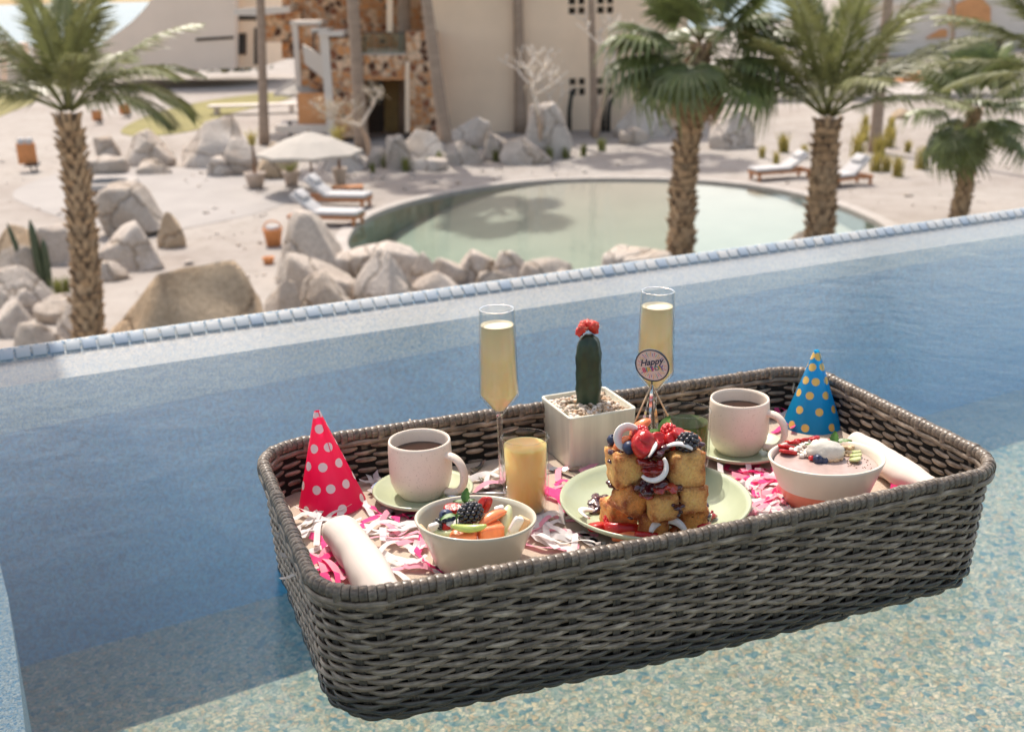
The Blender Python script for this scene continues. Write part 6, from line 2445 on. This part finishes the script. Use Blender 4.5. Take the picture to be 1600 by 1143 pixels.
# smoothie bowl
zs = ZF + .0545
obj("smoothie", lathe([(.0655, 0), (.050, .0012), (.03, .0006), (0, .0010)], 56, wob=lambda a, z: .01 * math.sin(3 * a)), pm("mauve_smoothie", (.42, .31, .275), .35, .12, 60, .3, 160, .001, spec=.5), M=T(sbC.x, sbC.y, zs), cat="smoothie",
    label="mauve smoothie filling the cream bowl at the front right")
gs = "strawberry slices fanned on the smoothie"
for k, (px, py, rz_) in enumerate(((1232, 706, .1), (1229, 698, .25), (1240, 691, .5), (1254, 687, .8), (1270, 685, 1.2))):
    place("strawberry_slice", "strawberry slice, %s of the fan on the smoothie" % ("first at the front", "second", "middle one", "fourth", "last at the back")[k], "strawberry slice",
          slice_geo(.026, .020, .005), STRAW, G(px, py, zs + .004), RZ(rz_) @ RY(.25) @ RX(-.35), gs)
wm = pm("puffed_coconut", (.84, .78, .68), .8, .06, 120, .4, 300, .001)
for k, (px, py, lab) in enumerate(((1243, 703, "white puffed crumble cluster beside the strawberry fan"), (1256, 696, "white puffed crumble cluster left of the scoop"), (1252, 711, "white puffed crumble cluster at the front of the smoothie"), (1275, 693, "white puffed crumble cluster behind the scoop"), (1264, 703, "white puffed crumble cluster touching the scoop"))):
    p = G(px, py, zs + .004)
    place("puffed_crumble", lab, "crumble", clump([(0, 0, 0), (.004, .002, .001)], .0042, 40 + k, .8), wm, p, None, "puffed clusters on the smoothie")
sc_, sf = blob(.0245, .0175, .0155, 4, .05, 2.2, 4)
place("ice_scoop", "pale speckled oval scoop in the middle of the smoothie bowl", "scoop", (sc_, sf), pm("speckled_scoop", (.52, .49, .43), .75, .05, 60, .5, 260, .0015, speck=((.42, .38, .33), 700, .64)), G(1290, 705, zs + .010), RZ(-.15))
om = pm("oat_crumble", (.66, .47, .29), .85, .25, 160, .5, 400, .001)
for k, (px, py, lab) in enumerate(((1308, 716, "oat crumble in front of the scoop"), (1322, 709, "oat crumble right of the scoop"), (1326, 700, "oat crumble behind the sliced kiwis"), (1298, 718, "oat crumble at the front edge of the smoothie"))):
    place("oat_crumble", lab, "crumble", clump([(0, 0, 0), (.004, .003, 0), (-.005, .001, 0)], .0046, 60 + k, .7), om, G(px, py, zs + .003), None, "oat crumble on the smoothie")
for k, (px, py, lab) in enumerate(((1336, 706, "green fruit slice at the back of the row on the smoothie"), (1338, 711, "green fruit slice in the middle of the row on the smoothie"), (1337, 717, "green fruit slice at the front of the row on the smoothie"))):
    place("green_fruit_slice", lab, "fruit slice", slice_geo(.018, .014, .0035), pm("kiwi_flesh", (.44, .47, .20), .35, .25, 90, sss=.2, sssr=.003), G(px, py, zs + .003 + .001 * k), RZ(.2 + .2 * k) @ RX(-.25), "row of green slices on the smoothie")
place("blueberry", "blueberry at the front of the smoothie, below the scoop", "blueberry", blueberry_geo(.0068), BLUEB, G(1278, 717, zs + .005), RX(.9))
place("blueberry", "second blueberry right of the front one on the smoothie", "blueberry", blueberry_geo(.0062), BLUEB, G(1287, 718, zs + .004), RX(.6))
for k, (px, py, lab) in enumerate(((1268, 715, "red berry beside the front blueberry"), (1265, 704, "red berry at the left of the scoop"), (1284, 692, "red berry behind the scoop"), (1294, 689, "red berry at the foot of the mint"))):
    place("red_berry", lab, "berry", blob(.0042, .0034, .0034, 2, .08), BERRYR, G(px, py, zs + .005))
sd = []
rr_ = random.Random(8)
for k in range(70):
    a, q = rr_.uniform(-.5, 1.2), rr_.uniform(.028, .058)
    sd.append(xf(blob(.0011, .0007, .0006, 1, .1), T(q * math.cos(a), q * math.sin(a), .0015) @ RZ(rr_.uniform(0, 6))))
obj("seeds", join(sd), pm("brown_seed", (.20, .12, .07), .6, .3, 50), M=T(sbC.x, sbC.y, zs), kind='stuff', cat="seeds", label="scattered brown seeds on the right side of the smoothie")
mint(G(1303, 694, zs + .012), "mint sprig standing behind the scoop on the smoothie", [(70, 58, .019), (-8, 16, .024), (185, 12, .022), (120, 40, .012)])
mint(G(1276, 699, zs + .010), "single mint leaf at the left edge of the scoop", [(150, 10, .016), (10, 0, .006)])

# ------------------------------------------------------------------ birthday sign
YB = 1.375
dc = A(1019, 570.5, YB)
hub = A(1018.5, 600, YB)
sign = thing("birthday_sign", "round happy birthday sign on a stick with foil strands, standing in the toast", "cake topper", M=Matrix.Translation(A(1022, 678, YB)))
iv = sign.matrix_world.inverted()
DM = iv @ Matrix.Translation(dc) @ RZ(R(-24)) @ RX(R(8)) @ RY(R(-14))
RD = .0222


def disc(r0, r1, y0, y1, n=64):
    ring = lambda r, y: [(r * math.cos(2 * math.pi * k / n), y, r * math.sin(2 * math.pi * k / n)) for k in range(n)]
    if r0 == 0:
        V = ring(r1, y0) + ring(r1, y1)
        F = [tuple(range(n)), tuple(range(2 * n - 1, n - 1, -1))] + [(k, k + n, (k + 1) % n + n, (k + 1) % n) for k in range(n)]
    else:
        V = ring(r0, y0) + ring(r1, y0) + ring(r0, y1) + ring(r1, y1)
        F = []
        for k in range(n):
            j = (k + 1) % n
            F += [(k, j, n + j, n + k), (2 * n + k, 3 * n + k, 3 * n + j, 2 * n + j), (n + k, n + j, 3 * n + j, 3 * n + k), (k, 2 * n + k, 2 * n + j, j)]
    return np.array(V), F


obj("sign_disc", disc(0, RD * .965, -.0006, .0008), pm("blush_card", (.70, .55, .50), .5, .05, 20), sign, M=DM, smooth=False)
obj("sign_rim", disc(RD * .93, RD, -.0011, .0012), pm("navy_card", (.022, .030, .050), .4, .1, 20), sign, M=DM, smooth=False)
cols = [(.66, .44, .05), (.03, .30, .30), (.60, .06, .14), (.13, .10, .36), (.70, .28, .05)]
pmats = [pm("print_ink_" + n, c, .5, .05, 40) for n, c in zip(("yellow", "teal", "pink", "violet", "orange"), cols)]
for ci in range(5):
    parts = []
    for k in range(40):
        if k % 5 != ci:
            continue
        a = 2 * math.pi * k / 40
        r0, r1 = RD * (.50 if k % 2 else .56), RD * (.84 if k % 2 else .74)
        if abs(math.sin(a)) < .42:
            r0 = RD * .70
        w = .00045
        ca, sa_ = math.cos(a), math.sin(a)
        parts.append((np.array([(r0 * ca - w * sa_ * .4, -.00068, r0 * sa_ + w * ca * .4), (r0 * ca + w * sa_ * .4, -.00068, r0 * sa_ - w * ca * .4), (r1 * ca + w * sa_, -.00068, r1 * sa_ - w * ca), (r1 * ca - w * sa_, -.00068, r1 * sa_ + w * ca)]), [(0, 1, 2, 3)]))
    obj("printed_rays", join(parts), pmats[ci], sign, M=DM, smooth=False)


def text(body, size, x, z, mat, shear=0, bold=0.0, name="lettering", align='CENTER'):
    cu = bpy.data.curves.new(name, 'FONT')
    cu.body = body
    cu.size = size
    cu.align_x = align
    cu.shear = shear
    cu.offset = bold
    cu.extrude = .00012
    cu.materials.append(mat)
    tmp = bpy.data.objects.new(name, cu)
    COL.objects.link(tmp)
    dg = bpy.context.evaluated_depsgraph_get()
    me = bpy.data.meshes.new_from_object(tmp.evaluated_get(dg))
    bpy.data.objects.remove(tmp)
    bpy.data.curves.remove(cu)
    o = bpy.data.objects.new(name, me)
    COL.objects.link(o)
    o.parent = sign
    o.matrix_local = DM @ T(x, -.00085, z) @ RX(math.pi / 2)
    return o


text("Happy", .0118, -.0002, .0012, pm("print_ink_navy", (.012, .03, .075), .5), .45, .00022)
for k, ch in enumerate("BIRTHDAY"):
    text(ch, .0086, -.0119 + k * .0034, -.0074, pmats[(2, 1, 0, 3, 2, 1, 0, 3)[k]], 0, .00022, "letter")
WOODS = pm("pale_stick", (.66, .46, .28), .55, .15, 30)
foil = new_mat("iridescent_foil")
lw = foil.n("ShaderNodeLayerWeight")
fv = foil.noise(foil.coord('Object'), 160, 2)
foil.l(foil.ramp(foil.math('ADD', foil.math('MULTIPLY', lw.outputs['Facing'], .5), foil.math('MULTIPLY', fv.outputs[0], .6)), [(.2, (.85, .80, .72)), (.42, (.55, .68, .80)), (.55, (.80, .62, .66)), (.7, (.78, .74, .50)), (.9, (.85, .85, .85))]), foil.bsdf.inputs['Base Color'])
foil.bsdf.inputs['Metallic'].default_value = .85
foil.bsdf.inputs['Roughness'].default_value = .16
foil = foil.m
zw = lambda x, y, Y=YB: iv @ A(x, y, Y)
obj("stick", tube([zw(1018.5, 596), zw(1020, 640), zw(1022, 686)], .0010, 8), pm("dark_stick", (.10, .08, .06), .5), sign)
for px, py, dY in ((988, 668, -.01), (1050, 662, .012)):
    obj("wooden_prop", tube([zw(1018.5, 600), iv @ A(px, py, YB + dY)], .0011, 7), WOODS, sign)
for px, py, dY in ((1003, 668, .01), (1014, 676, -.006), (1029, 680, .006)):
    a, b_ = zw(1018.5, 601), iv @ A(px, py, YB + dY)
    d_ = (b_ - a)
    V, F = [], []
    for i in range(12):
        t = i / 11
        c = a + d_ * t
        an = 2.2 * t + px
        o_ = Vector((math.cos(an), math.sin(an), 0)) * .0019
        V += [tuple(c - o_), tuple(c + o_)]
    F = [(2 * i, 2 * i + 1, 2 * i + 3, 2 * i + 2) for i in range(11)]
    obj("foil_strand", (np.array(V), F), foil, sign)

# ------------------------------------------------------------------ tissue paper strips strewn over the mat
def tissue(name, col):
    return pm(name, col, .75, .06, 40, .2, 300, .0006, trans=.38, spec=.25)


TIS = {'hot': tissue("hot_pink_tissue", (.95, .085, .30)), 'pink': tissue("light_pink_tissue", (.94, .42, .52)), 'white': tissue("white_tissue", (.84, .80, .78)), 'foil': foil}
LAB = {'hot': "hot pink tissue paper strip", 'pink': "light pink tissue paper strip", 'white': "white tissue paper strip", 'foil': "shiny iridescent foil strip"}
sr = random.Random(21)


UNDER = [(cL, .070), (cR, .070), (pc, .124), (fbC, .056), (sbC, .058)]


def tissue_strip(px, py, kind, where, L=None, az=None):
    L = L or sr.uniform(.07, .135)
    az = sr.uniform(0, math.pi) if az is None else az
    w = sr.uniform(.0075, .0098)
    n = 14
    V, F = [], []
    k1, k2, tw_, ar = sr.uniform(-2.5, 2.5), sr.uniform(0, 6), sr.uniform(-.9, .9), sr.uniform(.002, .008)
    x = y = 0.0
    a = -k1 * L / 2
    lift = sr.uniform(.0012, .0055)
    kink = sr.uniform(.3, .7)
    for i in range(n):
        t = i / (n - 1)
        z = lift + ar * abs(math.sin(t * math.pi * (1.2 + k2 * .25) + k2)) + (.006 * sr.random() if i in (0, n - 1) else 0)
        tl_ = tw_ * math.sin(t * 4 + k2) * .8
        o = Vector((-math.sin(a) * math.cos(tl_), math.cos(a) * math.cos(tl_), math.sin(tl_))) * (w / 2)
        c = Vector((x, y, z))
        if z - abs(o.z) < .0006:
            c.z = .0006 + abs(o.z)
        V += [tuple(c - o), tuple(c + o)]
        x += L / (n - 1) * math.cos(a)
        y += L / (n - 1) * math.sin(a)
        a += k1 * L / (n - 1) + (sr.uniform(.5, 1.1) * (1 if k1 > 0 else -1) if abs(t - kink) < .04 else 0)
    V = np.array(V)
    V[:, :2] -= V[:, :2].mean(0)
    px, py = float(px), float(py)
    F = [(2 * i, 2 * i + 1, 2 * i + 3, 2 * i + 2) for i in range(n - 1)]
    p = G(px, py, ZF + .003)
    # keep the strip inside the basket
    q = tray.matrix_world.inverted() @ p
    q.x = min(max(q.x, -TW / 2 + .045), TW / 2 - .045)
    q.y = min(max(q.y, -TD / 2 + .045), TD / 2 - .045)
    p = tray.matrix_world @ q
    ca, sa = math.cos(az), math.sin(az)
    for v in V:                                     # slip under whatever crockery stands there
        wx_, wy_ = p.x + v[0] * ca - v[1] * sa, p.y + v[0] * sa + v[1] * ca
        for c_, r_ in UNDER:
            if (wx_ - c_.x) ** 2 + (wy_ - c_.y) ** 2 < r_ * r_:
                v[2] = min(v[2], .0008)
    lab = LAB[kind] + ' ' + where
    grp = lab.replace(' strip', ' strips')
    return obj("tissue_strip", (V, F), TIS[kind], M=Matrix.Translation((p.x, p.y, ZF)) @ RZ(az), smooth=True, label=lab, cat="paper strip", group=grp)


KEEP_OFF = [(cL, .074), (cR, .074), (pc, .125), (fbC, .058), (sbC, .060)]


def scatter(x0, y0, x1, y1, n, kinds, where):
    for k in range(int(n * .9)):
        for _ in range(12):
            px, py = sr.uniform(x0, x1), sr.uniform(y0, y1)
            p = G(px, py, ZF + .003)
            if all((p.x - c_.x) ** 2 + (p.y - c_.y) ** 2 > r_ * r_ for c_, r_ in KEEP_OFF):
                tissue_strip(px, py, kinds[k % len(kinds)], where)
                break


scatter(585, 785, 690, 822, 11, ['hot', 'pink', 'hot', 'white', 'white'], "between the pink hat and the fruit bowl")
scatter(590, 740, 640, 790, 8, ['white', 'foil', 'white'], "behind the pink hat, left of the left saucer")
scatter(470, 812, 512, 836, 10, ['white'], "under the front of the pink hat")
scatter(468, 850, 530, 912, 10, ['hot', 'pink', 'white', 'hot'], "between the left napkin and the left wall of the tray")
scatter(600, 822, 690, 900, 20, ['white', 'white', 'white', 'pink'], "between the left napkin and the fruit bowl")
scatter(640, 870, 680, 900, 3, ['pink', 'hot'], "at the left foot of the fruit bowl")
scatter(838, 800, 900, 866, 16, ['white', 'white', 'pink', 'white'], "between the fruit bowl and the plate")
scatter(856, 738, 930, 800, 11, ['hot', 'pink', 'hot', 'foil', 'pink'], "between the juice tumbler and the cactus pot")
scatter(728, 735, 795, 760, 6, ['white', 'white', 'foil', 'pink'], "at the foot of the left champagne flute")
scatter(1112, 716, 1236, 752, 15, ['hot', 'pink', 'hot', 'white'], "in front of the right saucer")
scatter(1120, 750, 1232, 800, 24, ['pink', 'white', 'hot', 'white', 'pink', 'white'], "between the plate and the smoothie bowl")
scatter(1165, 780, 1245, 812, 14, ['white', 'white', 'pink'], "at the left foot of the smoothie bowl")
scatter(1205, 640, 1232, 668, 5, ['hot', 'pink', 'white'], "behind the right mug, beside the blue hat")
scatter(1340, 770, 1400, 790, 5, ['hot', 'hot', 'pink'], "beside the right napkin, behind the front wall")
scatter(930, 835, 990, 862, 4, ['white', 'pink'], "in front of the toast plate")
